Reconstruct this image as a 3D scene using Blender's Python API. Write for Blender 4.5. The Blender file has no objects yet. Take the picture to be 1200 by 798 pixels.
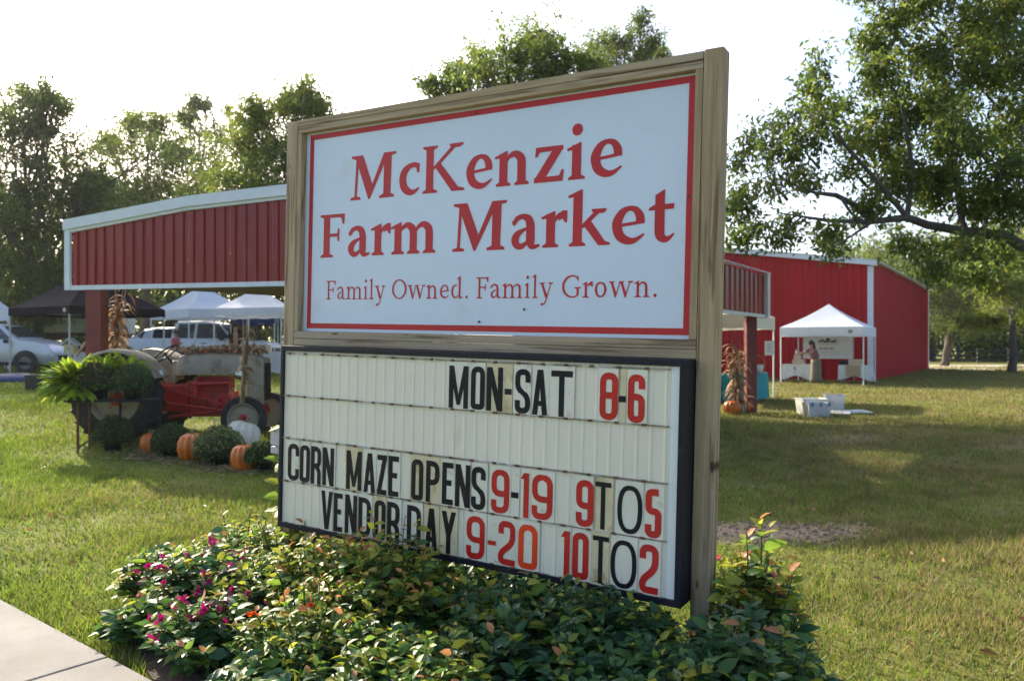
import bpy, bmesh, math, random
import numpy as np
from mathutils import Vector, Matrix
from mathutils.geometry import delaunay_2d_cdt
rnd = random.Random(7)
nr = np.random.default_rng(11)
sc = bpy.context.scene
C = sc.collection
PI = math.pi

# ------------------------------------------------------------------ camera, sky, sun, exposure
EYE = 1.5; FPX = 919.0
cam = bpy.data.cameras.new('camera'); cob = bpy.data.objects.new('camera', cam); C.objects.link(cob)
cam.sensor_width = 36; cam.lens = FPX/1200*36; cam.shift_y = 6/1200
cob.location = (0, 0, EYE); cob.rotation_euler = (PI/2, 0, 0)
cam.clip_start = .05; cam.clip_end = 3000
cam.dof.use_dof = True; cam.dof.focus_distance = 4.1; cam.dof.aperture_fstop = 3.2
sc.camera = cob
SUN_EL = math.radians(28); SX, SY = -.6, .8
w = bpy.data.worlds.new('World'); sc.world = w; w.use_nodes = True
nt = w.node_tree; bg = nt.nodes['Background']
sky = nt.nodes.new('ShaderNodeTexSky'); sky.sky_type = 'NISHITA'; sky.sun_disc = False
sky.sun_elevation = SUN_EL; sky.sun_rotation = math.atan2(SX, SY)
sky.air_density = .85; sky.dust_density = 4.0; sky.ozone_density = 1.6; sky.altitude = 0
nt.links.new(sky.outputs[0], bg.inputs[0]); bg.inputs[1].default_value = .15
sun = bpy.data.lights.new('sun', 'SUN'); sun.energy = 4.2; sun.angle = math.radians(.6); sun.color = (1, .88, .70)
sob = bpy.data.objects.new('sun', sun); C.objects.link(sob)
sob.rotation_euler = Vector((-SX*math.cos(SUN_EL), -SY*math.cos(SUN_EL), -math.sin(SUN_EL))).to_track_quat('-Z', 'Y').to_euler()
sc.view_settings.view_transform = 'Standard'; sc.view_settings.look = 'None'
sc.view_settings.exposure = 1.4; sc.view_settings.gamma = 1
sc.cycles.max_bounces = 6; sc.cycles.transparent_max_bounces = 10

# ------------------------------------------------------------------ helpers
def sst(t): t = min(1, max(0, t)); return t*t*(3-2*t)
def gh(x, y): return .55*sst((y-9)/11)*sst((2-x)/10)
def gnd(px, py):
    """ground point under a photograph pixel"""
    h = 0
    for _ in range(12):
        Y = (EYE-h)*FPX/(py-405); X = (px-600)/FPX*Y; h = gh(X, Y)
    return X, Y, h
def at(px, py, Y): return Vector(((px-600)/FPX*Y, Y, EYE+(405-py)/FPX*Y))

def tag(o, label=None, cat=None, group=None, kind=None):
    if label: o['label'] = label
    if cat: o['category'] = cat
    if group: o['group'] = group
    if kind: o['kind'] = kind
    return o
def empty(name, loc=(0, 0, 0), rz=0, **k):
    o = bpy.data.objects.new(name, None); C.objects.link(o); o.empty_display_size = .2
    o.location = loc; o.rotation_euler = (0, 0, rz); return tag(o, **k)
def copy_tree(o, parent=None):
    c = o.copy(); C.objects.link(c); c.parent = parent
    for ch in list(o.children): copy_tree(ch, c)
    return c

class MB:
    def __init__(s): s.v = []; s.f = []; s.m = []
    def add(s, vs, fs, m=0):
        b = len(s.v); s.v += [tuple(p) for p in vs]; s.f += [tuple(i+b for i in f) for f in fs]; s.m += [m]*len(fs); return s
    def box(s, c, d, m=0, R=None, taper=1):
        vs = []
        for z in (-1, 1):
            t = 1 if z < 0 else taper
            for x, y in ((-1, -1), (1, -1), (1, 1), (-1, 1)):
                p = Vector((x*d[0]/2*t, y*d[1]/2*t, z*d[2]/2))
                if R: p = R @ p
                vs.append(p+Vector(c))
        return s.add(vs, [(3, 2, 1, 0), (4, 5, 6, 7), (0, 1, 5, 4), (1, 2, 6, 5), (2, 3, 7, 6), (3, 0, 4, 7)], m)
    def b2(s, lo, hi, m=0):
        return s.box([(a+b)/2 for a, b in zip(lo, hi)], [b-a for a, b in zip(lo, hi)], m)
    def tube(s, pts, rad, n=8, m=0, caps=True, flat=1):
        pts = [Vector(p) for p in pts]
        if not hasattr(rad, '__len__'): rad = [rad]*len(pts)
        vs = []; up = None
        for i, p in enumerate(pts):
            d = (pts[min(i+1, len(pts)-1)]-pts[max(i-1, 0)]).normalized()
            if up is None:
                up = d.orthogonal().normalized()
                if abs(d.z) < .9: up = (Vector((0, 0, 1))-d*d.z).normalized()
            else:
                up = (up-d*up.dot(d)).normalized()
            sd = d.cross(up)
            for k in range(n):
                a = 2*PI*k/n
                vs.append(p+(up*math.cos(a)*flat+sd*math.sin(a))*rad[i])
        fs = []
        for i in range(len(pts)-1):
            for k in range(n):
                a = i*n+k; b = i*n+(k+1) % n; fs.append((a, a+n, b+n, b))
        if caps: fs.append(tuple(range(n))); fs.append(tuple(reversed(range((len(pts)-1)*n, len(pts)*n))))
        return s.add(vs, fs, m)
    def cyl(s, a, b, r, r2=None, n=12, m=0): return s.tube([a, b], [r, r if r2 is None else r2], n, m)
    def lathe(s, prof, c=(0, 0, 0), n=16, m=0, axis='z', rib=0, nrib=0, close=False):
        vs = []
        for r, z in prof:
            for k in range(n):
                a = 2*PI*k/n; rr = r*(1+rib*(abs(math.cos(a*nrib/2))-.6)) if nrib else r
                x, y = rr*math.cos(a), rr*math.sin(a)
                p = {'z': (x, y, z), 'y': (x, z, y), 'x': (z, x, y)}[axis]
                vs.append((p[0]+c[0], p[1]+c[1], p[2]+c[2]))
        L = len(prof); fs = []
        for i in range(L if close else L-1):
            j = (i+1) % L
            for k in range(n): fs.append((i*n+k, i*n+(k+1) % n, j*n+(k+1) % n, j*n+k))
        if not close: fs.append(tuple(reversed(range(n)))); fs.append(tuple(range((L-1)*n, L*n)))
        return s.add(vs, fs, m)
    def ell(s, c, r, nu=14, nv=9, m=0, jit=0):
        prof = []
        vs = []
        for i in range(nv+1):
            t = PI*i/nv
            for k in range(nu):
                a = 2*PI*k/nu; q = 1+jit*rnd.uniform(-1, 1)
                vs.append((c[0]+r[0]*math.sin(t)*math.cos(a)*q, c[1]+r[1]*math.sin(t)*math.sin(a)*q, c[2]-r[2]*math.cos(t)*q))
        fs = [(i*nu+k, i*nu+(k+1) % nu, (i+1)*nu+(k+1) % nu, (i+1)*nu+k) for i in range(nv) for k in range(nu)]
        return s.add(vs, fs, m)
    def prism(s, poly, y0, y1, m=0):
        """polygon in (x,z) extruded along y"""
        n = len(poly)
        vs = [(x, y0, z) for x, z in poly]+[(x, y1, z) for x, z in poly]
        return s.add(vs, [tuple(range(n)), tuple(reversed(range(n, 2*n)))]+[(i, i+n, (i+1) % n+n, (i+1) % n) for i in range(n)], m)
    def loft(s, secs, m=0, closed=True, caps=True):
        n = len(secs[0]); vs = [p for q in secs for p in q]; fs = []
        for i in range(len(secs)-1):
            for k in range(n if closed else n-1):
                a = i*n+k; b = i*n+(k+1) % n; fs.append((a, b, b+n, a+n))
        if caps: fs.append(tuple(reversed(range(n)))); fs.append(tuple(range((len(secs)-1)*n, len(secs)*n)))
        return s.add(vs, fs, m)
    def mesh(s, name):
        me = bpy.data.meshes.new(name); me.from_pydata(s.v, [], s.f); me.polygons.foreach_set('material_index', s.m); return me
    def build(s, name, mats, parent=None, smooth=False, bevel=0, fix=True, kind=None, loc=None):
        me = s.mesh(name)
        if fix:
            bm = bmesh.new(); bm.from_mesh(me); bmesh.ops.recalc_face_normals(bm, faces=bm.faces); bm.to_mesh(me); bm.free()
        for m in (mats if isinstance(mats, (list, tuple)) else [mats]): me.materials.append(m)
        if smooth: me.polygons.foreach_set('use_smooth', [True]*len(me.polygons))
        o = bpy.data.objects.new(name, me); C.objects.link(o); o.parent = parent
        if loc is not None: o.location = loc
        if smooth == 'auto' or bevel:
            if bevel:
                b = o.modifiers.new('bevel', 'BEVEL'); b.width = bevel; b.segments = 2; b.limit_method = 'ANGLE'
        if smooth == 'auto':
            me.set_sharp_from_angle(angle=math.radians(38))
        if kind: o['kind'] = kind
        return o

def npmesh(name, V, F, mats, midx=None, parent=None, smooth=False, kind=None):
    """V (n,3), F (m,k) constant k"""
    me = bpy.data.meshes.new(name); n, k = F.shape
    me.vertices.add(len(V)); me.vertices.foreach_set('co', np.asarray(V, np.float32).ravel())
    me.loops.add(n*k); me.loops.foreach_set('vertex_index', F.astype(np.int32).ravel())
    me.polygons.add(n); me.polygons.foreach_set('loop_start', np.arange(0, n*k, k, dtype=np.int32))
    if midx is not None: me.polygons.foreach_set('material_index', np.asarray(midx, np.int32))
    if smooth: me.polygons.foreach_set('use_smooth', np.ones(n, bool))
    for m in (mats if isinstance(mats, (list, tuple)) else [mats]): me.materials.append(m)
    me.update(calc_edges=True); me.validate()
    o = bpy.data.objects.new(name, me); C.objects.link(o); o.parent = parent
    if kind: o['kind'] = kind
    return o

# ------------------------------------------------------------------ materials
def mat(name, col, rough=.6, var=.15, scale=8, bump=.0, bscale=60, metal=0, col2=None, spec=.5, stretch=None, coord='Object', trans=0, sheen=0, dirt=None, coat=0, emit=None, detail=6):
    m = bpy.data.materials.new(name); m.use_nodes = True; t = m.node_tree; N = t.nodes; L = t.links
    b = N['Principled BSDF']; b.inputs['Roughness'].default_value = rough; b.inputs['Metallic'].default_value = metal
    b.inputs['Specular IOR Level'].default_value = spec; b.inputs['Coat Weight'].default_value = coat
    tc = N.new('ShaderNodeTexCoord'); src = tc.outputs[coord]
    if stretch:
        mp = N.new('ShaderNodeMapping'); mp.inputs['Scale'].default_value = stretch; L.new(src, mp.inputs[0]); src = mp.outputs[0]
    nz = N.new('ShaderNodeTexNoise'); nz.inputs['Scale'].default_value = scale; nz.inputs['Detail'].default_value = detail; nz.inputs['Roughness'].default_value = .6
    L.new(src, nz.inputs['Vector'])
    mx = N.new('ShaderNodeMix'); mx.data_type = 'RGBA'
    c2 = col2 if col2 else tuple(min(1, c*(1+var)) for c in col); c1 = col if col2 else tuple(c*(1-var) for c in col)
    mx.inputs['A'].default_value = (*c1, 1); mx.inputs['B'].default_value = (*c2, 1)
    rp = N.new('ShaderNodeMapRange'); rp.inputs['From Min'].default_value = .33; rp.inputs['From Max'].default_value = .67
    L.new(nz.outputs['Fac'], rp.inputs['Value']); L.new(rp.outputs[0], mx.inputs['Factor'])
    out = mx.outputs['Result']
    if dirt:
        n2 = N.new('ShaderNodeTexNoise'); n2.inputs['Scale'].default_value = dirt[1]; n2.inputs['Detail'].default_value = 8; L.new(src, n2.inputs['Vector'])
        r2 = N.new('ShaderNodeMapRange'); r2.inputs['From Min'].default_value = dirt[2]; r2.inputs['From Max'].default_value = dirt[2]+.12; r2.inputs['To Max'].default_value = dirt[3]
        L.new(n2.outputs['Fac'], r2.inputs['Value'])
        m2 = N.new('ShaderNodeMix'); m2.data_type = 'RGBA'; L.new(out, m2.inputs['A']); m2.inputs['B'].default_value = (*dirt[0], 1); L.new(r2.outputs[0], m2.inputs['Factor']); out = m2.outputs['Result']
    L.new(out, b.inputs['Base Color'])
    if bump:
        n3 = N.new('ShaderNodeTexNoise'); n3.inputs['Scale'].default_value = bscale; n3.inputs['Detail'].default_value = 5; L.new(src, n3.inputs['Vector'])
        bp = N.new('ShaderNodeBump'); bp.inputs['Strength'].default_value = bump; bp.inputs['Distance'].default_value = .01
        L.new(n3.outputs['Fac'], bp.inputs['Height']); L.new(bp.outputs[0], b.inputs['Normal'])
    if trans:
        tr = N.new('ShaderNodeBsdfTranslucent'); L.new(out, tr.inputs[0]); ms = N.new('ShaderNodeMixShader'); ms.inputs[0].default_value = trans
        L.new(b.outputs[0], ms.inputs[1]); L.new(tr.outputs[0], ms.inputs[2]); L.new(ms.outputs[0], N['Material Output'].inputs[0])
    return m
def wood(name, axis):
    m = bpy.data.materials.new(name); m.use_nodes = True; t = m.node_tree; N = t.nodes; L = t.links; b = N['Principled BSDF']
    tc = N.new('ShaderNodeTexCoord')
    def noise(scl, sc_, det=6, rough=.6, dist=0):
        mp = N.new('ShaderNodeMapping'); mp.inputs['Scale'].default_value = scl; L.new(tc.outputs['Object'], mp.inputs[0])
        n = N.new('ShaderNodeTexNoise'); n.inputs['Scale'].default_value = sc_; n.inputs['Detail'].default_value = det; n.inputs['Roughness'].default_value = rough; n.inputs['Distortion'].default_value = dist
        L.new(mp.outputs[0], n.inputs['Vector']); return n.outputs['Fac']
    lo = {'x': (.035, 1, 1), 'z': (1, 1, .035)}[axis]; lo2 = {'x': (.12, 1, 1), 'z': (1, 1, .12)}[axis]
    def ramp(src, a, b_, ca, cb):
        r = N.new('ShaderNodeValToRGB'); r.color_ramp.elements[0].position = a; r.color_ramp.elements[1].position = b_
        r.color_ramp.elements[0].color = (*ca, 1); r.color_ramp.elements[1].color = (*cb, 1); L.new(src, r.inputs[0]); return r.outputs[0]
    base = ramp(noise(lo, 60, 8, .7, .3), .32, .68, (.20, .135, .075), (.58, .45, .28))
    patch = ramp(noise(lo2, 4), .38, .66, (.23, .165, .10), (.56, .42, .23))
    mx = N.new('ShaderNodeMix'); mx.data_type = 'RGBA'; mx.inputs['Factor'].default_value = .5; L.new(base, mx.inputs['A']); L.new(patch, mx.inputs['B'])
    # greenish preservative tint and grey weathering
    g = N.new('ShaderNodeMix'); g.data_type = 'RGBA'; g.inputs['B'].default_value = (.42, .35, .26, 1); L.new(mx.outputs['Result'], g.inputs['A'])
    r = N.new('ShaderNodeMapRange'); r.inputs['From Min'].default_value = .42; r.inputs['From Max'].default_value = .6; r.inputs['To Max'].default_value = .7; L.new(noise(lo2, 2.2, 4), r.inputs['Value']); L.new(r.outputs[0], g.inputs['Factor'])
    # dark drawn-out streaks
    st = N.new('ShaderNodeMix'); st.data_type = 'RGBA'; st.inputs['B'].default_value = (.12, .075, .04, 1); L.new(g.outputs['Result'], st.inputs['A'])
    r = N.new('ShaderNodeMapRange'); r.inputs['From Min'].default_value = .54; r.inputs['From Max'].default_value = .66; r.inputs['To Max'].default_value = .75; L.new(noise({'x': (.05, 1, 1), 'z': (1, 1, .05)}[axis], 34, 4, .5, .6), r.inputs['Value']); L.new(r.outputs[0], st.inputs['Factor']); g = st
    # knots
    mp = N.new('ShaderNodeMapping'); mp.inputs['Scale'].default_value = {'x': (2.3, 0, 13), 'z': (8, 0, 2.6)}[axis]; L.new(tc.outputs['Object'], mp.inputs[0])
    vo = N.new('ShaderNodeTexVoronoi'); vo.inputs['Scale'].default_value = 1.0; L.new(mp.outputs[0], vo.inputs['Vector'])
    kr = N.new('ShaderNodeMapRange'); kr.inputs['From Min'].default_value = .085; kr.inputs['From Max'].default_value = .05; L.new(vo.outputs['Distance'], kr.inputs['Value'])
    k = N.new('ShaderNodeMix'); k.data_type = 'RGBA'; k.inputs['B'].default_value = (.07, .035, .018, 1); L.new(g.outputs['Result'], k.inputs['A']); L.new(kr.outputs[0], k.inputs['Factor'])
    L.new(k.outputs['Result'], b.inputs['Base Color']); b.inputs['Roughness'].default_value = .8; b.inputs['Specular IOR Level'].default_value = .25
    bp = N.new('ShaderNodeBump'); bp.inputs['Strength'].default_value = .45; bp.inputs['Distance'].default_value = .004; L.new(noise(lo, 90, 6), bp.inputs['Height']); L.new(bp.outputs[0], b.inputs['Normal'])
    return m
M = {}
M['wood_v'] = wood('wood_v', 'z'); M['wood_h'] = wood('wood_h', 'x')
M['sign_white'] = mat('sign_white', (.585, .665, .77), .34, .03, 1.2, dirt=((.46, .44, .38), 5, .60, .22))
M['sign_red'] = mat('sign_red', (.46, .010, .013), .5, .08, 3)
M['black_metal'] = mat('black_metal', (.007, .009, .018), .45, .3, 12, spec=.3, dirt=((.04, .036, .033), 14, .62, .4))
M['face'] = mat('face', (.74, .70, .56), .38, .05, 2, stretch=(1, 1, .25), dirt=((.36, .31, .19), 7, .6, .35))
M['face_plain'] = mat('face_plain', (.70, .74, .72), .4, .03, 2)
M['grime'] = mat('grime', (.20, .17, .12), .7, .5, 30, dirt=((.55, .55, .5), 8, .5, .8))
M['tile_clear'] = mat('tile_clear', (.70, .68, .56), .25, .04, 5, dirt=((.40, .34, .2), 18, .62, .5))
M['tile_tan'] = mat('tile_tan', (.62, .54, .34), .25, .12, 7, dirt=((.36, .27, .12), 12, .55, .6))
M['ltr_black'] = mat('ltr_black', (.008, .009, .012), .45, .3, 9, spec=.25, dirt=((.07, .045, .015), 12, .62, .7))
M['ltr_red'] = mat('ltr_red', (.48, .012, .014), .3, .12, 8, dirt=((.30, .02, .02), 14, .6, .5))
M['ltr_red2'] = mat('ltr_red2', (.72, .05, .012), .3, .12, 8)
M['grey_pvc'] = mat('grey_pvc', (.42, .42, .44), .45, .1, 12)
M['white_trim'] = mat('white_trim', (.66, .70, .74), .4, .06, 4, dirt=((.4, .4, .38), 4, .6, .35))
M['red_metal'] = mat('red_metal', (.26, .018, .014), .28, .14, 1.1, stretch=(1, 1, .3), dirt=((.36, .07, .06), 2, .55, .5))
M['barn_red'] = mat('barn_red', (.40, .010, .012), .55, .12, .6, spec=.3, stretch=(1, 1, .3), dirt=((.30, .02, .024), 1.1, .52, .7))
M['roof_metal'] = mat('roof_metal', (.50, .54, .56), .35, .08, 2, metal=.3)
M['soffit'] = mat('soffit', (.085, .065, .045), .7, .2, 3, stretch=(1, 1, 1))
M['post_red'] = mat('post_red', (.17, .028, .022), .5, .15, 5)
M['concrete'] = mat('concrete', (.20, .19, .175), .9, .2, 1.6, bump=.5, bscale=150, dirt=((.19, .175, .15), 3, .50, .35))
M['canvas_white'] = mat('canvas_white', (.76, .79, .86), .75, .03, 3, trans=.28)
M['canvas_cream'] = mat('canvas_cream', (.70, .68, .62), .75, .04, 3, trans=.25)
M['canvas_black'] = mat('canvas_black', (.008, .010, .017), .9, .2, 3, spec=.04)
M['canvas_navy'] = mat('canvas_navy', (.02, .045, .13), .7, .15, 3)
M['tent_leg'] = mat('tent_leg', (.70, .70, .72), .4, .05, 10)
M['tent_leg_grey'] = mat('tent_leg_grey', (.42, .45, .48), .35, .08, 10, metal=.5)
M['teal'] = mat('teal', (.012, .26, .30), .8, .14, 4)
M['navy'] = mat('navy', (.015, .05, .11), .8, .2, 4)
M['cloth_check'] = mat('cloth_check', (.62, .66, .66), .85, .12, 26)
M['burlap'] = mat('burlap', (.42, .33, .2), .9, .15, 60)
M['crate'] = mat('crate', (.58, .50, .38), .8, .15, 12)
M['wicker'] = mat('wicker', (.30, .17, .07), .8, .3, 30)
M['paper'] = mat('paper', (.72, .73, .68), .7, .03, 5)
M['banner'] = mat('banner', (.60, .60, .58), .7, .04, 4)
M['ink'] = mat('ink', (.02, .02, .022), .6, .1, 5)
M['ink_grey'] = mat('ink_grey', (.25, .25, .25), .6, .1, 5)
M['skin'] = mat('skin', (.42, .22, .14), .55, .08, 8)
M['hair_dark'] = mat('hair_dark', (.02, .012, .009), .5, .3, 20)
M['hair_brown'] = mat('hair_brown', (.10, .05, .025), .5, .3, 20)
M['mauve'] = mat('mauve', (.22, .09, .11), .85, .15, 12)
M['olive'] = mat('olive', (.15, .14, .095), .85, .15, 12)
M['pink'] = mat('pink', (.60, .12, .12), .85, .12, 12)
M['dark_cloth'] = mat('dark_cloth', (.02, .022, .028), .85, .2, 12)
M['plastic_clear'] = mat('plastic_clear', (.62, .64, .66), .25, .08, 6, trans=.3)
M['plastic_white'] = mat('plastic_white', (.74, .75, .72), .35, .06, 6, trans=.2)
M['plastic_blue'] = mat('plastic_blue', (.12, .25, .42), .4, .1, 6)
M['pumpkin'] = mat('pumpkin', (.56, .135, .015), .42, .16, 7, dirt=((.62, .24, .04), 5, .58, .5))
M['pumpkin_white'] = mat('pumpkin_white', (.66, .60, .46), .5, .1, 7, dirt=((.45, .40, .24), 9, .6, .5))
M['stem'] = mat('stem', (.16, .15, .06), .8, .25, 30)
M['corn'] = mat('corn', (.34, .235, .12), .8, .2, 14, col2=(.52, .40, .24), trans=.2)
M['corn_dark'] = mat('corn_dark', (.17, .095, .045), .8, .2, 14, col2=(.34, .17, .07), trans=.2)
M['twine'] = mat('twine', (.30, .2, .1), .9, .2, 40)
M['tyre'] = mat('tyre', (.022, .021, .020), .8, .25, 14, bump=.3, bscale=50, dirt=((.10, .08, .055), 6, .56, .6))
M['beige_paint'] = mat('beige_paint', (.27, .23, .155), .5, .15, 5, dirt=((.14, .09, .045), 6, .54, .7))
M['tractor_red'] = mat('tractor_red', (.40, .018, .014), .45, .2, 7, dirt=((.08, .025, .018), 7, .52, .8))
M['rust'] = mat('rust', (.13, .06, .03), .85, .3, 14)
M['dark_iron'] = mat('dark_iron', (.03, .028, .027), .55, .3, 14, metal=.4)
M['chrome'] = mat('chrome', (.55, .54, .5), .2, .1, 9, metal=.9)
M['lens_glass'] = mat('lens_glass', (.55, .56, .52), .08, .1, 12, spec=.8)
M['car_white'] = mat('car_white', (.66, .70, .76), .22, .02, 1, coat=.6)
M['car_silver'] = mat('car_silver', (.50, .52, .57), .28, .03, 1, coat=.6, metal=.25)
M['car_glass'] = mat('car_glass', (.022, .032, .038), .05, .2, 2, spec=1, dirt=((.12, .16, .13), 3, .55, .8))
M['car_black'] = mat('car_black', (.015, .015, .016), .5, .2, 5)
M['tail_red'] = mat('tail_red', (.36, .01, .015), .2, .1, 5)
M['wheel_alloy'] = mat('wheel_alloy', (.14, .145, .15), .4, .1, 5, metal=.4)
M['trailer'] = mat('trailer', (.50, .54, .46), .5, .05, 3)
M['green_paint'] = mat('green_paint', (.01, .055, .045), .5, .2, 5)
M['yellow_paint'] = mat('yellow_paint', (.62, .52, .28), .6, .1, 8)
M['fence_black'] = mat('fence_black', (.015, .015, .015), .7, .2, 9)
M['bark'] = mat('bark', (.075, .066, .054), .9, .35, 5, bump=.8, bscale=18, stretch=(1, 1, .3))
M['bark_pale'] = mat('bark_pale', (.15, .125, .10), .9, .3, 5, bump=.6, bscale=18, stretch=(1, 1, .3))
def leafm(name, c, tr=.35, rough=.45, var=.25, spec=.5): return mat(name, c, rough, var, 3.0, trans=tr, spec=spec, detail=2)
M['lf_dark'] = leafm('lf_dark', (.065, .105, .028), .58); M['lf_mid'] = leafm('lf_mid', (.12, .175, .03), .62); M['lf_lite'] = leafm('lf_lite', (.18, .23, .03), .6); M['lf_yel'] = leafm('lf_yel', (.28, .27, .04), .6); M['lf_tan'] = leafm('lf_tan', (.20, .12, .04))
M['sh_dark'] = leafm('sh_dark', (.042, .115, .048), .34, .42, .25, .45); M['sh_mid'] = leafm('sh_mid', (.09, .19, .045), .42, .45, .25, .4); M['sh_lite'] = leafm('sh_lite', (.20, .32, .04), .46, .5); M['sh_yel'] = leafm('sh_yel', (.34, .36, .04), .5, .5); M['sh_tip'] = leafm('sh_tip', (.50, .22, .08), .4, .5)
M['fl_mag'] = leafm('fl_mag', (.36, .008, .12), .35, .6); M['fl_org'] = leafm('fl_org', (.70, .10, .012), .35, .6); M['fl_pink'] = leafm('fl_pink', (.75, .10, .16), .3, .6)
M['fern'] = leafm('fern', (.44, .54, .05), .6, .7, spec=.2); M['fern_d'] = leafm('fern_d', (.22, .34, .035), .55, .7, spec=.2)
M['mum_d'] = leafm('mum_d', (.035, .07, .02), .15, .6); M['mum_l'] = leafm('mum_l', (.15, .21, .06), .3, .6); M['mum_y'] = leafm('mum_y', (.38, .40, .14), .3, .6); M['mum_r'] = leafm('mum_r', (.18, .055, .05), .2, .6)
M['stem_green'] = mat('stem_green', (.06, .06, .025), .7, .3, 10); M['pot'] = mat('pot', (.018, .018, .02), .5, .2, 8); M['pot_green'] = mat('pot_green', (.02, .05, .03), .5, .2, 8)
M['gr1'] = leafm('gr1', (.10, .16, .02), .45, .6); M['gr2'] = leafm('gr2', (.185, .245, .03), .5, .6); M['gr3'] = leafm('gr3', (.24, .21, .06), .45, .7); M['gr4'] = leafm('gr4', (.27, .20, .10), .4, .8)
M['straw'] = mat('straw', (.24, .185, .10), .9, .25, 18, bump=.8, bscale=80)
M['gravel'] = mat('gravel', (.44, .40, .34), .95, .15, 1.5, bump=.3, bscale=40)
M['soil'] = mat('soil', (.22, .165, .115), .95, .3, 12)
M['mulch'] = mat('mulch', (.05, .032, .02), .95, .4, 20, bump=.9, bscale=60)

# ------------------------------------------------------------------ ground
def ground_mat():
    m = bpy.data.materials.new('lawn_ground'); m.use_nodes = True; t = m.node_tree; N = t.nodes; L = t.links; b = N['Principled BSDF']
    tc = N.new('ShaderNodeTexCoord')
    def nz(s, d=6, r=.6):
        n = N.new('ShaderNodeTexNoise'); n.inputs['Scale'].default_value = s; n.inputs['Detail'].default_value = d; n.inputs['Roughness'].default_value = r; L.new(tc.outputs['Object'], n.inputs['Vector']); return n.outputs['Fac']
    def mixc(a, bb, f):
        x = N.new('ShaderNodeMix'); x.data_type = 'RGBA'
        for k, v in (('A', a), ('B', bb)):
            if isinstance(v, tuple): x.inputs[k].default_value = (*v, 1)
            else: L.new(v, x.inputs[k])
        L.new(f, x.inputs['Factor']); return x.outputs['Result']
    def mr(s, a, bb, to=1):
        r = N.new('ShaderNodeMapRange'); r.inputs['From Min'].default_value = a; r.inputs['From Max'].default_value = bb; r.inputs['To Max'].default_value = to; L.new(s, r.inputs['Value']); return r.outputs[0]
    g = mixc((.09, .135, .02), (.17, .20, .035), mr(nz(1.3), .35, .65))
    g = mixc(g, (.19, .165, .07), mr(nz(.45, 5), .50, .68, .75))
    g = mixc(g, (.05, .07, .012), mr(nz(28, 3), .5, .7, .6))
    # drier, browner grass right of the sign; the brown also stands in for shade
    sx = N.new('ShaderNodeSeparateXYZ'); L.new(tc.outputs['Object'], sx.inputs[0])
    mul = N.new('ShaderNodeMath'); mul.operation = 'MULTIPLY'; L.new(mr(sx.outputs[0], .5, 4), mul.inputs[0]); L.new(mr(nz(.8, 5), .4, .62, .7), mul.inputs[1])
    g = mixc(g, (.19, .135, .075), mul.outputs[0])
    # bare dirt patch
    def patch(cx, cy, rx, ry):
        mp = N.new('ShaderNodeMapping'); mp.inputs['Location'].default_value = (-cx/rx, -cy/ry, 0); mp.inputs['Scale'].default_value = (1/rx, 1/ry, 0); L.new(tc.outputs['Object'], mp.inputs[0])
        ln = N.new('ShaderNodeVectorMath'); ln.operation = 'LENGTH'; L.new(mp.outputs[0], ln.inputs[0])
        ad = N.new('ShaderNodeMath'); ad.operation = 'ADD'; L.new(ln.outputs['Value'], ad.inputs[0]); L.new(mr(nz(3.5, 6), .3, .7, .9), ad.inputs[1]); return mr(ad.outputs[0], 1.45, .95)
    g = mixc(g, (.30, .225, .16), patch(2.05, 6.3, 1.15, .42))
    g = mixc(g, (.24, .18, .12), patch(6.6, 12.4, 2.6, 1.2))
    L.new(g, b.inputs['Base Color']); b.inputs['Roughness'].default_value = .95; b.inputs['Specular IOR Level'].default_value = .1
    bp = N.new('ShaderNodeBump'); bp.inputs['Strength'].default_value = .7; bp.inputs['Distance'].default_value = .03; L.new(nz(35, 6, .7), bp.inputs['Height']); L.new(bp.outputs[0], b.inputs['Normal'])
    return m
def lin(a, b, n): return [float(q) for q in np.linspace(a, b, n)]
ax = np.concatenate([-np.geomspace(900, 32, 14), lin(-30, 40, 71), np.geomspace(42, 900, 14)])
ay = np.concatenate([-np.geomspace(60, 6, 5), lin(-4, 60, 65), np.geomspace(63, 1500, 16)])
V = np.array([(x, y, gh(x, y)) for y in ay for x in ax]); nx = len(ax)
F = np.array([(j*nx+i, j*nx+i+1, (j+1)*nx+i+1, (j+1)*nx+i) for j in range(len(ay)-1) for i in range(nx-1)])
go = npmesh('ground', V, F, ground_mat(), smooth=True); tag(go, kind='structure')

# concrete path, bottom left
pd = Vector((.783, -.622, 0)); pn = Vector((-.622, -.783, 0)); p0 = Vector((-1.66, 3.508, 0))
mb = MB()
def pquad(mb, a0, a1, w0, w1, z0, z1, m=0):
    c = [p0+pd*a+pn*w_ for a, w_ in ((a0, w0), (a1, w0), (a1, w1), (a0, w1))]
    mb.add([(q.x, q.y, z0) for q in c]+[(q.x, q.y, z1) for q in c], [(3, 2, 1, 0), (4, 5, 6, 7), (0, 1, 5, 4), (1, 2, 6, 5), (2, 3, 7, 6), (3, 0, 4, 7)], m)
pquad(mb, -6.5, 6, .02, 1.5, -.05, .018)
path = mb.build('path', M['mulch']); tag(path, kind='structure')
for k in range(8):
    mb = MB(); pquad(mb, -7.6+k*2.43, -7.6+k*2.43+2.42, 0, 1.52, -.04, .034)
    mb.build('slab', M['concrete'], path, bevel=.008)
# gravel drive beyond the barn
mb = MB(); pts = [(24, 47.5), (46, 45.2), (120, 42), (120, 56), (60, 59), (27, 60.5)]
mb.add([(x, y, .02) for x, y in pts], [tuple(range(6))]); tag(mb.build('road', M['gravel']), kind='structure')

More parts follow.
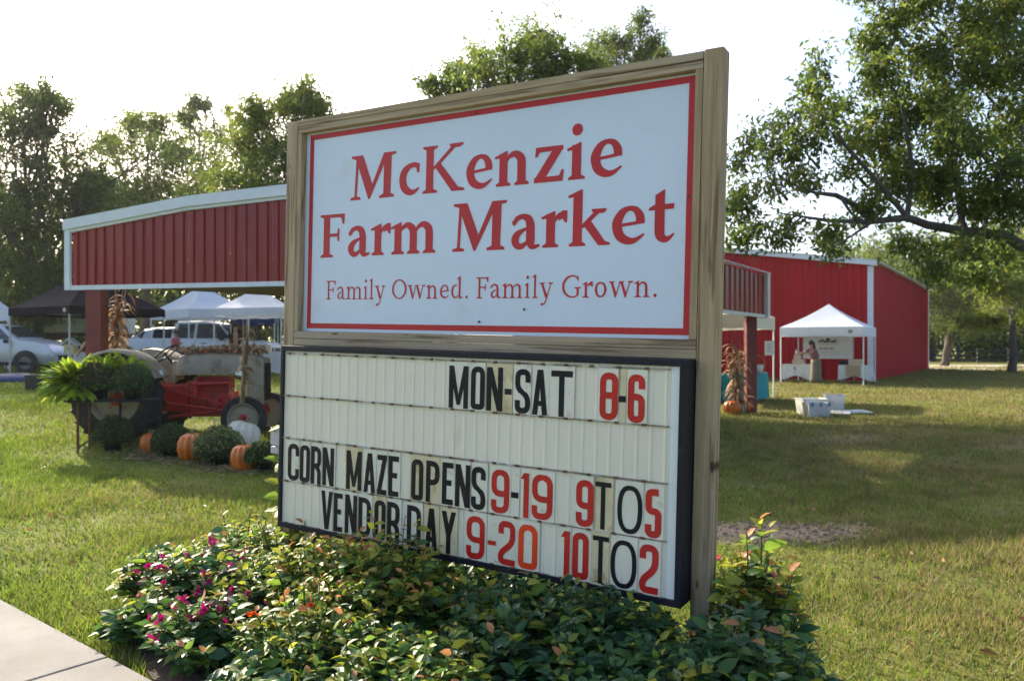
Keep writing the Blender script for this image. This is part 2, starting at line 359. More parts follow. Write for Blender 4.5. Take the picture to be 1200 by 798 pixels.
# ------------------------------------------------------------------ glyphs
def ribbon(pts, seg=6):
    """pts (x,y,w) through Catmull-Rom -> list of quads"""
    P = [Vector(p) for p in pts]; out = []
    n = len(P); S = []
    for i in range(n-1):
        a, b, c, d = P[max(i-1, 0)], P[i], P[i+1], P[min(i+2, n-1)]
        for k in range(seg):
            t = k/seg; S.append(.5*((2*b)+(c-a)*t+(2*a-5*b+4*c-d)*t*t+(3*b-a-3*c+d)*t**3))
    S.append(P[-1]); L = []; R_ = []
    for i, p in enumerate(S):
        d = S[min(i+1, len(S)-1)]-S[max(i-1, 0)]; d = Vector((d.x, d.y)).normalized(); nrm = Vector((-d.y, d.x))*p.z/2
        L.append((p.x+nrm.x, p.y+nrm.y)); R_.append((p.x-nrm.x, p.y-nrm.y))
    return [[L[i], L[i+1], R_[i+1], R_[i]] for i in range(len(S)-1)]
def poly_line(pts, w_, rad=0):
    """constant width path with rounded corners"""
    pts = [Vector(p) for p in pts]; S = [pts[0]]
    for i in range(1, len(pts)-1):
        a = (pts[i-1]-pts[i]); b = (pts[i+1]-pts[i]); r = min(rad, a.length*.5, b.length*.5)
        if r < 1e-5: S.append(pts[i]); continue
        A = pts[i]+a.normalized()*r; B = pts[i]+b.normalized()*r
        for k in range(6): t = k/5; S.append(A*(1-t)**2+pts[i]*2*t*(1-t)+B*t*t)
    S.append(pts[-1]); closed = (pts[0]-pts[-1]).length < 1e-6; L = []; R_ = []
    n = len(S)
    for i in range(n):
        p = S[i]
        pv = S[i-1] if i else (S[-2] if closed else None); nx_ = S[i+1] if i < n-1 else (S[1] if closed else None)
        d1 = (p-pv).normalized() if pv is not None and (p-pv).length > 1e-9 else None; d2 = (nx_-p).normalized() if nx_ is not None and (nx_-p).length > 1e-9 else None
        d1 = d1 or d2; d2 = d2 or d1
        t = (d1+d2).normalized() if (d1+d2).length > .1 else d1
        nn = Vector((-t.y, t.x)); c = max(.45, nn.dot(Vector((-d1.y, d1.x)))); nn = nn*(w_/2/c)
        L.append(tuple(p+nn)); R_.append(tuple(p-nn))
    return [[L[i], L[i+1], R_[i+1], R_[i]] for i in range(n-1)]
def area(p): return sum(p[i][0]*p[(i+1) % len(p)][1]-p[(i+1) % len(p)][0]*p[i][1] for i in range(len(p)))/2
def union(polys):
    vs = []; fs = []
    for p in polys:
        a = area(p)
        if abs(a) < 1e-9: continue
        if a < 0: p = p[::-1]
        b = len(vs); vs += [Vector(q) for q in p]; fs.append(list(range(b, b+len(p))))
    r = delaunay_2d_cdt(vs, [], fs, 0, 1e-6)
    V_ = [tuple(v) for v in r[0]]; keep = []
    quads = []
    for p in polys:
        if len(p) == 4: quads += [(p[0], p[1], p[2]), (p[0], p[2], p[3])]
        else: quads.append(p)
    bb = [(min(q[0] for q in p), max(q[0] for q in p), min(q[1] for q in p), max(q[1] for q in p), p) for p in quads]
    for f in r[2]:
        cx = sum(V_[i][0] for i in f)/len(f); cy = sum(V_[i][1] for i in f)/len(f)
        for x0, x1, y0, y1, p in bb:
            if x0 <= cx <= x1 and y0 <= cy <= y1:
                c = False; j = len(p)-1
                for i in range(len(p)):
                    if (p[i][1] > cy) != (p[j][1] > cy) and cx < (p[j][0]-p[i][0])*(cy-p[i][1])/(p[j][1]-p[i][1])+p[i][0]: c = not c
                    j = i
                if c: keep.append(f); break
    return V_, keep
def circ(x, y, rx, ry=None, n=20): return [(x+rx*math.cos(2*PI*k/n), y+(ry or rx)*math.sin(2*PI*k/n)) for k in range(n)]

def serif_glyph(ch, k=1.0):
    """calligraphic old-style roman letters, em = 1000; k = weight (1 bold, about .55 regular)"""
    st = 134*k; th = 50*(.45+.55*k); sf = 34*(.6+.4*k); out = []
    X = 471
    def R(pts): out.extend(ribbon([(x, y, w_*(k if w_ > 75 else .35+.65*k)) for x, y, w_ in pts]))
    def P(*p): out.append(list(p))
    def foot(x, l, r, y=0, up=1):   # bracketed serif
        P((x-l, y), (x+r, y), (x+r, y+sf*.8*up), (x+st*.5, y+sf*1.7*up), (x-st*.5, y+sf*1.7*up), (x-l, y+sf*.8*up))
    def stem(x, y0, y1): P((x-st/2, y0), (x+st/2, y0), (x+st/2, y1), (x-st/2, y1))
    def flag(x, y):                  # slanted left head serif of lower-case stems
        P((x-st/2-75, y-62), (x-st/2-70, y-92), (x-st/2, y-86), (x+st/2, y-110), (x+st/2, y+8), (x+st/2-20, y+8))
    if ch == 'M':
        P((88, 20), (88+th, 20), (165, 560), (150, 640), (118, 640)); P((8, 0), (218, 0), (214, sf), (140, sf*1.6), (86, sf*1.6), (10, sf))
        P((18, 681), (252, 681), (246, 640), (150, 610), (22, 648)); P((100, 660), (255, 681), (474, 170), (402, 0), (374, 0), (122, 600))
        P((374, 0), (404, 0), (740, 620), (740, 681), (672, 681), (432, 190)); P((672, 20), (812, 20), (826, 681), (676, 681)); P((588, 0), (886, 0), (882, sf), (815, sf*1.8), (668, sf*1.8), (592, sf))
        P((676, 681), (912, 681), (908, 646), (822, 630), (700, 630))
    elif ch == 'c':
        R([(372, 400, 40), (330, 432, 60), (235, 428, 84), (135, 350, 122), (102, 232, 134), (140, 110, 128), (240, 44, 98), (330, 50, 60), (412, 100, 24)])
        P((280, 481), (340, 478), (420, 452), (408, 322), (374, 322), (352, 400), (300, 428))
    elif ch == 'K':
        stem(160, 20, 660); foot(160, 128, 140); foot(160, 128, 140, 681, -1)
        P((222, 330), (300, 372), (640, 650), (560, 660), (222, 372)); foot(620, 110, 130, 681, -1); P((250, 375), (345, 430), (668, 60), (770, 36), (788, 0), (560, 0))
    elif ch == 'e':
        R([(410, 262, 118), (402, 340, 112), (350, 420, 84), (262, 446, 62), (170, 402, 96), (108, 300, 128), (100, 215, 134), (140, 105, 124), (240, 42, 98), (345, 45, 64), (462, 118, 22)])
        P((105, 214), (468, 250), (468, 290), (430, 288), (105, 254))
    elif ch in 'nmr' or ch == 'h':
        x = 150; stem(x, 15, X-25); flag(x, X); foot(x, 120, 118)
        if ch == 'r':
            R([(200, 330, 34), (240, 395, 52), (300, 425, 80)]); P((250, 420), (320, 481), (396, 478), (392, 322), (356, 322), (330, 372), (262, 350))
        for j in range({'n': 1, 'm': 2, 'h': 1, 'r': 0}[ch]):
            o = j*292
            R([(190+o, 330, 36), (245+o, 398, 60), (335+o, 428, 90), (420+o, 370, 126), (438+o, 290, 134), (440+o, 150, 134), (440+o, 15, 134)]); foot(440+o, 112, 118)
    elif ch == 'z':
        P((45, X), (460, X), (462, 428), (185, 62), (25, 40), (25, 10), (300, 400), (45, 400)) if 0 else None
        P((48, X), (462, X), (462, 410), (48, 402)); P((295, 410), (462, 430), (200, 60), (28, 40)); P((25, 0), (462, 0), (466, 76), (28, 70)); P((462, 0), (478, 150), (438, 150), (405, 70))
        P((48, X), (36, 342), (74, 342), (112, 405))
    elif ch == 'i':
        stem(160, 15, X-20); flag(160, X); foot(160, 118, 125); out.append(circ(165, 646, 78*(.3+.7*k)))
    elif ch == 'l':
        stem(160, 15, 700); flag(160, 726); foot(160, 118, 125)
    elif ch == 'F':
        stem(160, 20, 660); foot(160, 128, 145); P((20, 681), (540, 681), (528, 520), (492, 520), (470, 600), (440, 681-th*1.05), (100, 681-th*1.05), (20, 646))
        P((200, 375), (395, 375), (395, 375-th), (200, 375-th)); P((382, 375-th), (396, 250), (430, 250), (430, 452), (396, 452), (382, 375))
    elif ch == 'a':
        R([(96, 352, 60), (130, 408, 70), (220, 436, 74), (308, 400, 110), (342, 310, 130), (344, 200, 132), (346, 90, 132), (372, 32, 96), (420, 22, 60), (488, 40, 34)])
        P((52, 372), (66, 322), (100, 318), (128, 360), (120, 430))
        R([(300, 276, 34), (220, 246, 56), (138, 192, 100), (106, 118, 122), (140, 46, 96), (214, 34, 78), (300, 92, 44)])
    elif ch == 'k':
        stem(155, 15, 695); flag(155, 728); foot(155, 120, 118); P((210, 225), (262, 240), (470, 425), (395, 440), (210, 272)); foot(455, 100, 105, X, -1)
        P((245, 262), (345, 322), (545, 55), (612, 32), (622, 0), (455, 0))
    elif ch == 't':
        P((98, 400), (98, 585), (222, 655), (222, 400)); P((8, 400), (28, 436), (98, 471), (345, 471), (336, 405)); R([(160, 430, 126), (160, 200, 128), (168, 92, 122), (222, 42, 92), (282, 52, 56), (345, 106, 20)])
    elif ch == 'o':
        R([(270, 440, 60), (160, 395, 100), (106, 235, 134), (165, 75, 110), (270, 28, 60), (375, 75, 100), (434, 235, 134), (375, 395, 110), (270, 440, 60)])
    elif ch == 'O':
        R([(390, 662, 52), (240, 615, 95), (120, 480, 125), (90, 340, 134), (120, 200, 130), (240, 65, 95), (390, 18, 52), (540, 65, 95), (660, 200, 125), (692, 340, 134), (660, 480, 130), (540, 615, 95), (390, 662, 52)])
    elif ch == 'd':
        R([(330, 420, 40), (250, 440, 62), (150, 380, 110), (110, 235, 134), (145, 95, 116), (235, 36, 84), (320, 60, 60), (370, 110, 40)]); stem(430, 60, 700); flag(430, 726); P((430-st/2, 90), (430-st/2, -8), (480, 10), (580, 30), (575, 58), (430+st/2, 56))
    elif ch == 'G':
        R([(640, 520, 40), (560, 625, 60), (420, 660, 62), (250, 610, 110), (125, 470, 132), (100, 330, 134), (140, 180, 130), (260, 65, 100), (410, 22, 62), (540, 40, 60), (640, 90, 50)])
        P((618, 500), (650, 500), (640, 668), (610, 660)); stem(620, 70, 300); foot(620, 125, 120, 320, -1)
    elif ch == 'w':
        for o in (0, 330):
            P((60+o, 450), (60+o+st, 450), (270+o, 110), (245+o, -5), (215+o, -5)); P((215+o, -5), (250+o, -5), (395+o, 450), (395+o-th*.9, 450), (235+o, 60))
        foot(100, 95, 95, X, -1); foot(430, 85, 85, X, -1); foot(735, 90, 80, X, -1)
    elif ch == 'y':
        P((70, 450), (70+st, 450), (320, 80), (270, 0), (245, 0)); R([(450, 450, 50), (380, 250, 52), (300, 20, 54), (250, -120, 56), (180, -190, 66), (110, -190, 90)]); out.append(circ(115, -195, 55*(.3+.7*k))); foot(120, 105, 110, X, -1); foot(450, 95, 85, X, -1)
    elif ch == '.':
        out.append(circ(125, 50, 72*(.3+.7*k)))
    return out
ADV_B = dict(M=944, c=444, K=778, e=500, n=611, z=500, i=333, F=570, a=500, r=389, m=889, k=611, t=345)
ADV_B[' '] = 250
ADV_R = {'F': 556, 'a': 500, 'm': 883, 'i': 291, 'l': 291, 'y': 556, ' ': 250, 'O': 786, 'w': 834, 'n': 582, 'e': 479, 'd': 611, '.': 250, 'G': 763, 'r': 395, 'o': 546}
REF_W = {'F': 570, 'a': 500, 'm': 889, 'i': 333, 'l': 333, 'y': 560, 'O': 786, 'w': 834, 'n': 611, 'e': 500, 'd': 611, '.': 250, 'G': 763, 'r': 400, 'o': 546}

# ------------------------------------------------------------------ the sign
SO = Vector((-1.24023922, 4.74169666, 1.60535218)); SU = Vector((.85512744, -.51781054, -.02508608)); SV = Vector((.02322163, -.01008205, .9996795)); SW = Vector((-.5178975, -.85543591, .00340297))
BZ = 1.6
sign = empty('market_sign', label='large roadside sign in raw timber frame, red lettered board above a letter cabinet', cat='sign')
Mx = Matrix(((SU.x, -SW.x, SV.x, 0), (SU.y, -SW.y, SV.y, 0), (SU.z, -SW.z, SV.z, 0), (0, 0, 0, 1))); Mx.translation = SO-SV*BZ
sign.matrix_world = Mx
def sb(name, u0, u1, v0, v1, w0, w1, m, parent=sign, bevel=.003):
    mb = MB(); mb.b2((u0, -w1, v0+BZ), (u1, -w0, v1+BZ)); return mb.build(name, m, parent, bevel=bevel)
FW = .045
sb('post', -.154, -.0655, -1.75, 1.246, FW-.089, FW, M['wood_v'], bevel=.006)
sb('post', 2.4265, 2.5155, -1.80, 1.252, FW-.089, FW, M['wood_v'], bevel=.006)
sb('rail', -.0635, 2.4245, 1.209, 1.247, FW-.089, FW-.001, M['wood_h'])
sb('rail', -.0635, 2.4245, 1.172, 1.2075, FW-.089, FW-.003, M['wood_h'])
sb('rail', -.0635, 2.4245, -.0615, -.019, FW-.089, FW-.001, M['wood_h'])
sb('rail', -.0635, 2.4245, -.1045, -.063, FW-.089, FW-.003, M['wood_h'])
sb('stile', -.0635, -.031, -.0175, 1.1705, -.04, FW-.002, M['wood_v'])
sb('stile', 2.390, 2.4245, -.0175, 1.1705, -.04, FW-.002, M['wood_v'])
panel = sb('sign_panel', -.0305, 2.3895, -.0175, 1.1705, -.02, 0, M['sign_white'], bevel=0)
# back boards
for v in (.25, .85): sb('back_brace', -.06, 2.42, v, v+.09, -.062, -.0205, M['wood_h'])
def flat(name, polys, m, parent, w_, off=(0, 0), s=1, sx=1, tri=None):
    vs, fs = union(polys) if tri is None else tri
    mb = MB(); mb.add([(off[0]+x*s*sx, -w_, off[1]+y*s+BZ) for x, y in vs], fs)
    return mb.build(name, m, parent, fix=False)
bw = .031; HH = 1.1595; WW = 2.38
flat('border', [[(0, 0), (WW, 0), (WW, bw), (0, bw)], [(0, HH-bw), (WW, HH-bw), (WW, HH), (0, HH)], [(0, 0), (bw, 0), (bw, HH), (0, HH)], [(WW-bw, 0), (WW, 0), (WW, HH), (WW-bw, HH)]], M['sign_red'], panel, .0015)
def serif_line(text, u0, u1, base, cap, adv, k, ref=None, capref=681):
    tot = sum(adv[c] for c in text)-60; sx = (u1-u0)/tot*1000/ (cap/capref*1000); s = cap/capref
    x = 0
    for c in text:
        if c != ' ':
            rs = adv[c]/ref[c] if ref else 1
            flat('letter', serif_glyph(c, k), M['sign_red'], panel, .0015, (u0+(x-20)*s*sx, base), s, sx*rs)
        x += adv[c]
serif_line('McKenzie', .336, 2.030, .745, .254, ADV_B, 1.0)
serif_line('Farm Market', .097, 2.280, .421, .253, ADV_B, 1.0)
serif_line('Family Owned. Family Grown.', .153, 2.225, .172, .110, ADV_R, .60, REF_W)
# screws on the board
for u, v in ((.02, 1.135), (1.2, 1.140), (2.36, .62), (1.25, .05), (1.52, .115), (.02, .5)):
    mb = MB(); mb.lathe([(.007, 0), (.006, .003), (.002, .004)], (0, 0, 0), 8, axis='y'); o = mb.build('screw', M['rust'], panel); o.location = (u, -.0045, v+BZ)

# changeable-letter cabinet
CW0, CW1 = -.035, .165
cu0, cu1, cv0, cv1 = -.040, 2.4245, -1.172, -.106
mb = MB()
fr = .030
mb.b2((cu0, -CW1, cv1-fr+BZ), (cu1, -CW0, cv1+BZ)); mb.b2((cu0, -CW1, cv0+BZ), (cu1, -CW0, cv0+fr+BZ))
mb.b2((cu0, -CW1, cv0+fr+BZ), (cu0+fr*.8, -CW0, cv1-fr+BZ)); mb.b2((cu1-fr, -CW1, cv0+fr+BZ), (cu1, -CW0, cv1-fr+BZ)); mb.b2((cu0+.02, -CW0-.012, cv0+.02+BZ), (cu1-.02, -CW0, cv1-.02+BZ))
cab = mb.build('letter_cabinet', M['black_metal'], sign, bevel=.0025)
fwv = .150  # face plane
def sbc(name, u0, u1, v0, v1, w0, w1, m, bevel=0): return sb(name, u0, u1, v0, v1, w0, w1, m, cab, bevel)
# ribbed face
mb = MB(); fu0, fu1 = cu0+.024, 2.352; pitch = .0662; prof = []
u = fu0
while u < fu1:
    for du, d in ((0, 0), (.024, 0), (.030, .0035), (.036, .0035), (.042, 0)):
        if u+du < fu1: prof.append((u+du, d))
    u += pitch
prof.append((fu1, 0))
vs = [(a, -(fwv+d), z+BZ) for z in (cv0+.03, cv1-.03) for a, d in prof]; n = len(prof)
mb.add(vs, [(i, i+1, i+1+n, i+n) for i in range(n-1)]); mb.build('ribbed_face', M['face'], cab, smooth=False, fix=False)
sbc('side_face', 2.353, cu1-fr, cv0+.03, cv1-.03, fwv-.004, fwv+.001, M['face_plain'])
for v in (-.150, -.398, -.645, -.896, -1.142):
    mb = MB(); mb.b2((fu0, -(fwv+.010), v-.0035+BZ), (2.351, -(fwv+.002), v+.0025+BZ))
    for k in range(18):
        u = fu0+.13*k+.03+.01*rnd.random(); mb.b2((u, -(fwv+.0125), v-.006+BZ), (u+.022, -(fwv+.0095), v+.005+BZ), 1)
    mb.build('track', [M['grime'], M['rust']], cab)
def gothic(ch, w_, h, t):
    r = t*1.15; a = t/2; x0, x1, y0, y1 = a, w_-a, a, h-a; m_ = h*.52; L = []
    def PL(pts, rad=0): L.extend(poly_line(pts, t, rad))
    E = a
    if ch in 'O0': PL([((x0+x1)/2, y0), (x1, y0), (x1, y1), (x0, y1), (x0, y0), ((x0+x1)/2, y0)], r*1.4)
    elif ch == 'D': PL([(x0, y0), (x0, y1)], 0); L.extend(poly_line([(0, y0), (x1, y0), (x1, y1), (0, y1)], t, r*1.4)); L.append([(0, 0), (t, 0), (t, h), (0, h)])
    elif ch == 'C': PL([(x1, h*.33), (x1, y0), (x0, y0), (x0, y1), (x1, y1), (x1, h*.67)], r*1.4)
    elif ch == 'S': PL([(x1, h*.70), (x1, y1), (x0, y1), (x0, m_+a*.3), (x1, m_-t*.9), (x1, y0), (x0, y0), (x0, h*.30)], r*1.2)
    elif ch == 'M': L += [[(0, 0), (t, 0), (t, h), (0, h)], [(w_-t, 0), (w_, 0), (w_, h), (w_-t, h)], [(0, h), (t*1.05, h), (w_/2+t*.36, h*.08), (w_/2-t*.36, h*.08)], [(w_, h), (w_-t*1.05, h), (w_/2-t*.36, h*.08), (w_/2+t*.36, h*.08)]]
    elif ch == 'N': L += [[(0, 0), (t, 0), (t, h), (0, h)], [(w_-t, 0), (w_, 0), (w_, h), (w_-t, h)], [(0, h), (t*1.1, h), (w_, 0), (w_-t*1.1, 0)]]
    elif ch == 'A': L += [[(0, 0), (t*1.02, 0), (w_/2+t*.3, h), (w_/2-t*.55, h)], [(w_, 0), (w_-t*1.02, 0), (w_/2-t*.3, h), (w_/2+t*.55, h)], [(w_*.2, h*.2), (w_*.8, h*.2), (w_*.8, h*.2+t*.85), (w_*.2, h*.2+t*.85)]]
    elif ch == 'V': L += [[(0, h), (t*1.02, h), (w_/2+t*.3, 0), (w_/2-t*.55, 0)], [(w_, h), (w_-t*1.02, h), (w_/2-t*.3, 0), (w_/2+t*.55, 0)]]
    elif ch == 'Y': L += [[(0, h), (t*1.02, h), (w_/2+a, h*.42), (w_/2-a, h*.42)], [(w_, h), (w_-t*1.02, h), (w_/2-a, h*.42), (w_/2+a, h*.42)], [(w_/2-a, 0), (w_/2+a, 0), (w_/2+a, h*.46), (w_/2-a, h*.46)]]
    elif ch == 'T': L += [[(0, h-t), (w_, h-t), (w_, h), (0, h)], [(w_/2-a, 0), (w_/2+a, 0), (w_/2+a, h), (w_/2-a, h)]]
    elif ch == 'E': L += [[(0, 0), (t, 0), (t, h), (0, h)], [(0, 0), (w_, 0), (w_, t), (0, t)], [(0, h-t), (w_, h-t), (w_, h), (0, h)], [(0, m_-a), (w_*.85, m_-a), (w_*.85, m_+a), (0, m_+a)]]
    elif ch == 'Z': L += [[(0, 0), (w_, 0), (w_, t), (0, t)], [(0, h-t), (w_, h-t), (w_, h), (0, h)], [(0, t*.6), (t*1.05, t*.6), (w_, h-t*.6), (w_-t*1.05, h-t*.6)]]
    elif ch in 'PR':
        L.append([(0, 0), (t, 0), (t, h), (0, h)]); L.extend(poly_line([(0, y1), (x1, y1), (x1, m_-a*.6), (0, m_-a*.6)], t, r*1.3))
        if ch == 'R': L.extend(poly_line([(w_*.5, m_-a*.6), (x1, m_-a*2.4), (x1, 0)], t, r))
    elif ch == '8': PL([((x0+x1)/2, m_), (x1, m_), (x1, y1), (x0, y1), (x0, m_), ((x0+x1)/2, m_)], r*1.2); PL([((x0+x1)/2, m_), (x1, m_), (x1, y0), (x0, y0), (x0, m_), ((x0+x1)/2, m_)], r*1.2)
    elif ch == '9': PL([(x1, m_-a), (x0, m_-a), (x0, y1), (x1, y1), (x1, y0), (x0, y0), (x0, h*.3)], r*1.3); PL([(x1, m_), (x1, m_-t)])
    elif ch == '6': PL([(x0, m_+a*.2), (x1, m_+a*.2), (x1, y0), (x0, y0), (x0, y1), (x1, y1), (x1, h*.7)], r*1.3)
    elif ch == '5': PL([(x1, y1), (x0, y1), (x0, m_+a*.3), (x1, m_+a*.3), (x1, y0), (x0, y0), (x0, h*.27)], r*.6)
    elif ch == '2': PL([(x0, h*.7), (x0, y1), (x1, y1), (x1, m_), (x0, h*.26), (x0, y0), (w_, y0)], r*.9)
    elif ch == '1': L += [[(w_-t, 0), (w_, 0), (w_, h), (w_-t, h)], [(w_-t, h*.86), (w_-t, h), (w_-t*1.6, h*.86)]]
    elif ch == '-': L.append([(0, 0), (w_, 0), (w_, h), (0, h)])
    elif ch == 'o':  # the rounder, lighter O of the other letter set
        n = 40; cx, cy = w_/2, h/2; ro = [(cx+math.copysign(abs(math.cos(2*PI*k/n))**.8, math.cos(2*PI*k/n))*(cx-a), cy+math.copysign(abs(math.sin(2*PI*k/n))**.8, math.sin(2*PI*k/n))*(cy-a)) for k in range(n)]; ro.append(ro[0])
        L.extend(poly_line(ro, t))
    return L
B, Rd, R2 = M['ltr_black'], M['ltr_red'], M['ltr_red2']
rows = [
 [('M', 1.178, 1.297, B, 0), ('O', 1.313, 1.396, B, 0), ('N', 1.407, 1.501, B, 1), ('-', 1.513, 1.552, B, 1), ('S', 1.571, 1.657, B, 0), ('A', 1.668, 1.751, B, 0), ('T', 1.768, 1.881, B, 0), ('8', 2.02, 2.11, Rd, 0), ('-', 2.113, 2.148, B, 1), ('6', 2.157, 2.238, Rd, 0)],
 [('C', .031, .122, B, 0), ('O', .129, .209, B, 0), ('R', .218, .297, B, 0), ('N', .309, .397, B, 0), ('M', .49, .603, B, 1), ('A', .618, .702, B, 0), ('Z', .714, .781, B, 0), ('E', .792, .863, B, 0), ('O', .948, 1.027, B, 1), ('P', 1.045, 1.131, B, 1), ('E', 1.148, 1.218, B, 0), ('N', 1.23, 1.322, B, 0), ('S', 1.329, 1.414, B, 0), ('9', 1.448, 1.552, Rd, 0), ('-', 1.562, 1.604, B, 0), ('1', 1.626, 1.662, Rd, 0), ('9', 1.678, 1.791, Rd, 0), ('9', 1.913, 2.003, Rd, 0), ('T', 2.010, 2.088, B, 1), ('o', 2.12, 2.239, B, 0), ('5', 2.252, 2.328, Rd, 0)],
 [('V', .304, .393, B, 0), ('E', .402, .468, B, 0), ('N', .486, .575, B, 0), ('D', .586, .674, B, 0), ('O', .700, .779, B, 1), ('R', .790, .875, B, 0), ('D', .925, 1.018, B, 0), ('A', 1.046, 1.125, B, 1), ('Y', 1.150, 1.240, B, 1), ('9', 1.306, 1.416, Rd, 0), ('-', 1.434, 1.482, Rd, 0), ('2', 1.495, 1.592, Rd, 0), ('0', 1.609, 1.716, R2, 0), ('1', 1.848, 1.887, Rd, 0), ('0', 1.900, 1.984, Rd, 0), ('T', 2.003, 2.083, B, 1), ('o', 2.093, 2.218, B, 0), ('2', 2.231, 2.320, Rd, 0)]]
for row, v0 in zip(rows, (-.392, -.889, -1.134)):
    for ch, u0, u1, m_, tan in row:
        h = .215; t = .0285 if m_ is B else .0305; w_ = u1-u0; vb = v0+rnd.uniform(-.002, .002)
        if ch == 'o': t = .0215
        if ch == 'T' and w_ < .1: t = .022
        if ch == '1': t = .03
        yo = 0; hh = h
        if ch == '-': hh = .028 if m_ is B else .022; yo = .085
        vs, fs = union(gothic(ch, w_, hh, t))
        mb = MB(); tw = .010 if ch != '-' else .004
        mb.b2((u0-tw, -(fwv+.0075), v0-.006+BZ), (u1+tw, -(fwv+.0055), v0+.236+BZ), 0)
        nb = len(mb.v); mb.add([(u0+x, -(fwv+.0088), vb+yo+y+BZ) for x, y in vs], fs, 1)
        o = mb.build('letter_tile', [M['tile_tan'] if tan else M['tile_clear'], m_], cab, fix=False)

# outlet box and hook on the left side of the cabinet
ob = empty('outlet_box', label='grey weatherproof electrical outlet box on the left edge of the letter cabinet', cat='outlet box')
pw = Mx @ Vector((-.043, -.10, -.68+BZ)); ob.location = pw; ob.rotation_euler = Mx.to_euler()
mb = MB(); mb.b2((-.075, -.04, -.03), (-.001, .04, .09)); mb.build('box', M['grey_pvc'], ob, bevel=.006)
mb = MB(); mb.b2((-.10, -.035, -.075), (-.03, .03, -.032)); mb.cyl((-.05, 0, -.075), (-.05, 0, -.13), .014); mb.build('conduit', M['grey_pvc'], ob, bevel=.003)
mb = MB(); mb.b2((-.085, -.052, -.02), (-.005, -.042, .08)); mb.build('cover', M['grey_pvc'], ob, bevel=.004)

# ------------------------------------------------------------------ leaves
def leaves(P, size, up=None, mats=None, midx=None, name='crown', parent=None, aspect=.45, droop=.0, kind=None, fold=.25, D=None):
    """P (n,3) positions; each leaf a folded blade of two quads... real leaf-sized geometry"""
    n = len(P)
    if D is None: D = nr.normal(size=(n, 3)); D[:, 2] -= droop
    D = D/np.linalg.norm(D, axis=1, keepdims=True)
    N_ = nr.normal(size=(n, 3)); N_[:, 2] += .8; N_ -= D*np.sum(N_*D, axis=1, keepdims=True); N_ /= np.linalg.norm(N_, axis=1, keepdims=True)
    S = np.cross(D, N_); sz = (np.asarray(size)*nr.uniform(.6, 1.25, n))[:, None] if np.ndim(size) == 0 else np.asarray(size)[:, None]
    b = P; tip = P+D*sz-N_*sz*.12; mid = P+D*sz*.45
    l = mid+S*sz*aspect*.5+N_*sz*fold*aspect; r = mid-S*sz*aspect*.5+N_*sz*fold*aspect
    V = np.stack([b, l, tip, r], 1).reshape(-1, 3); i = np.arange(n)[:, None]*4
    F = np.concatenate([i+np.array([0, 2, 1]), i+np.array([0, 3, 2])], 1).reshape(-1, 3)
    mi = np.repeat(midx, 2) if midx is not None else None
    return npmesh(name, V, F, mats, mi, parent, kind=kind)
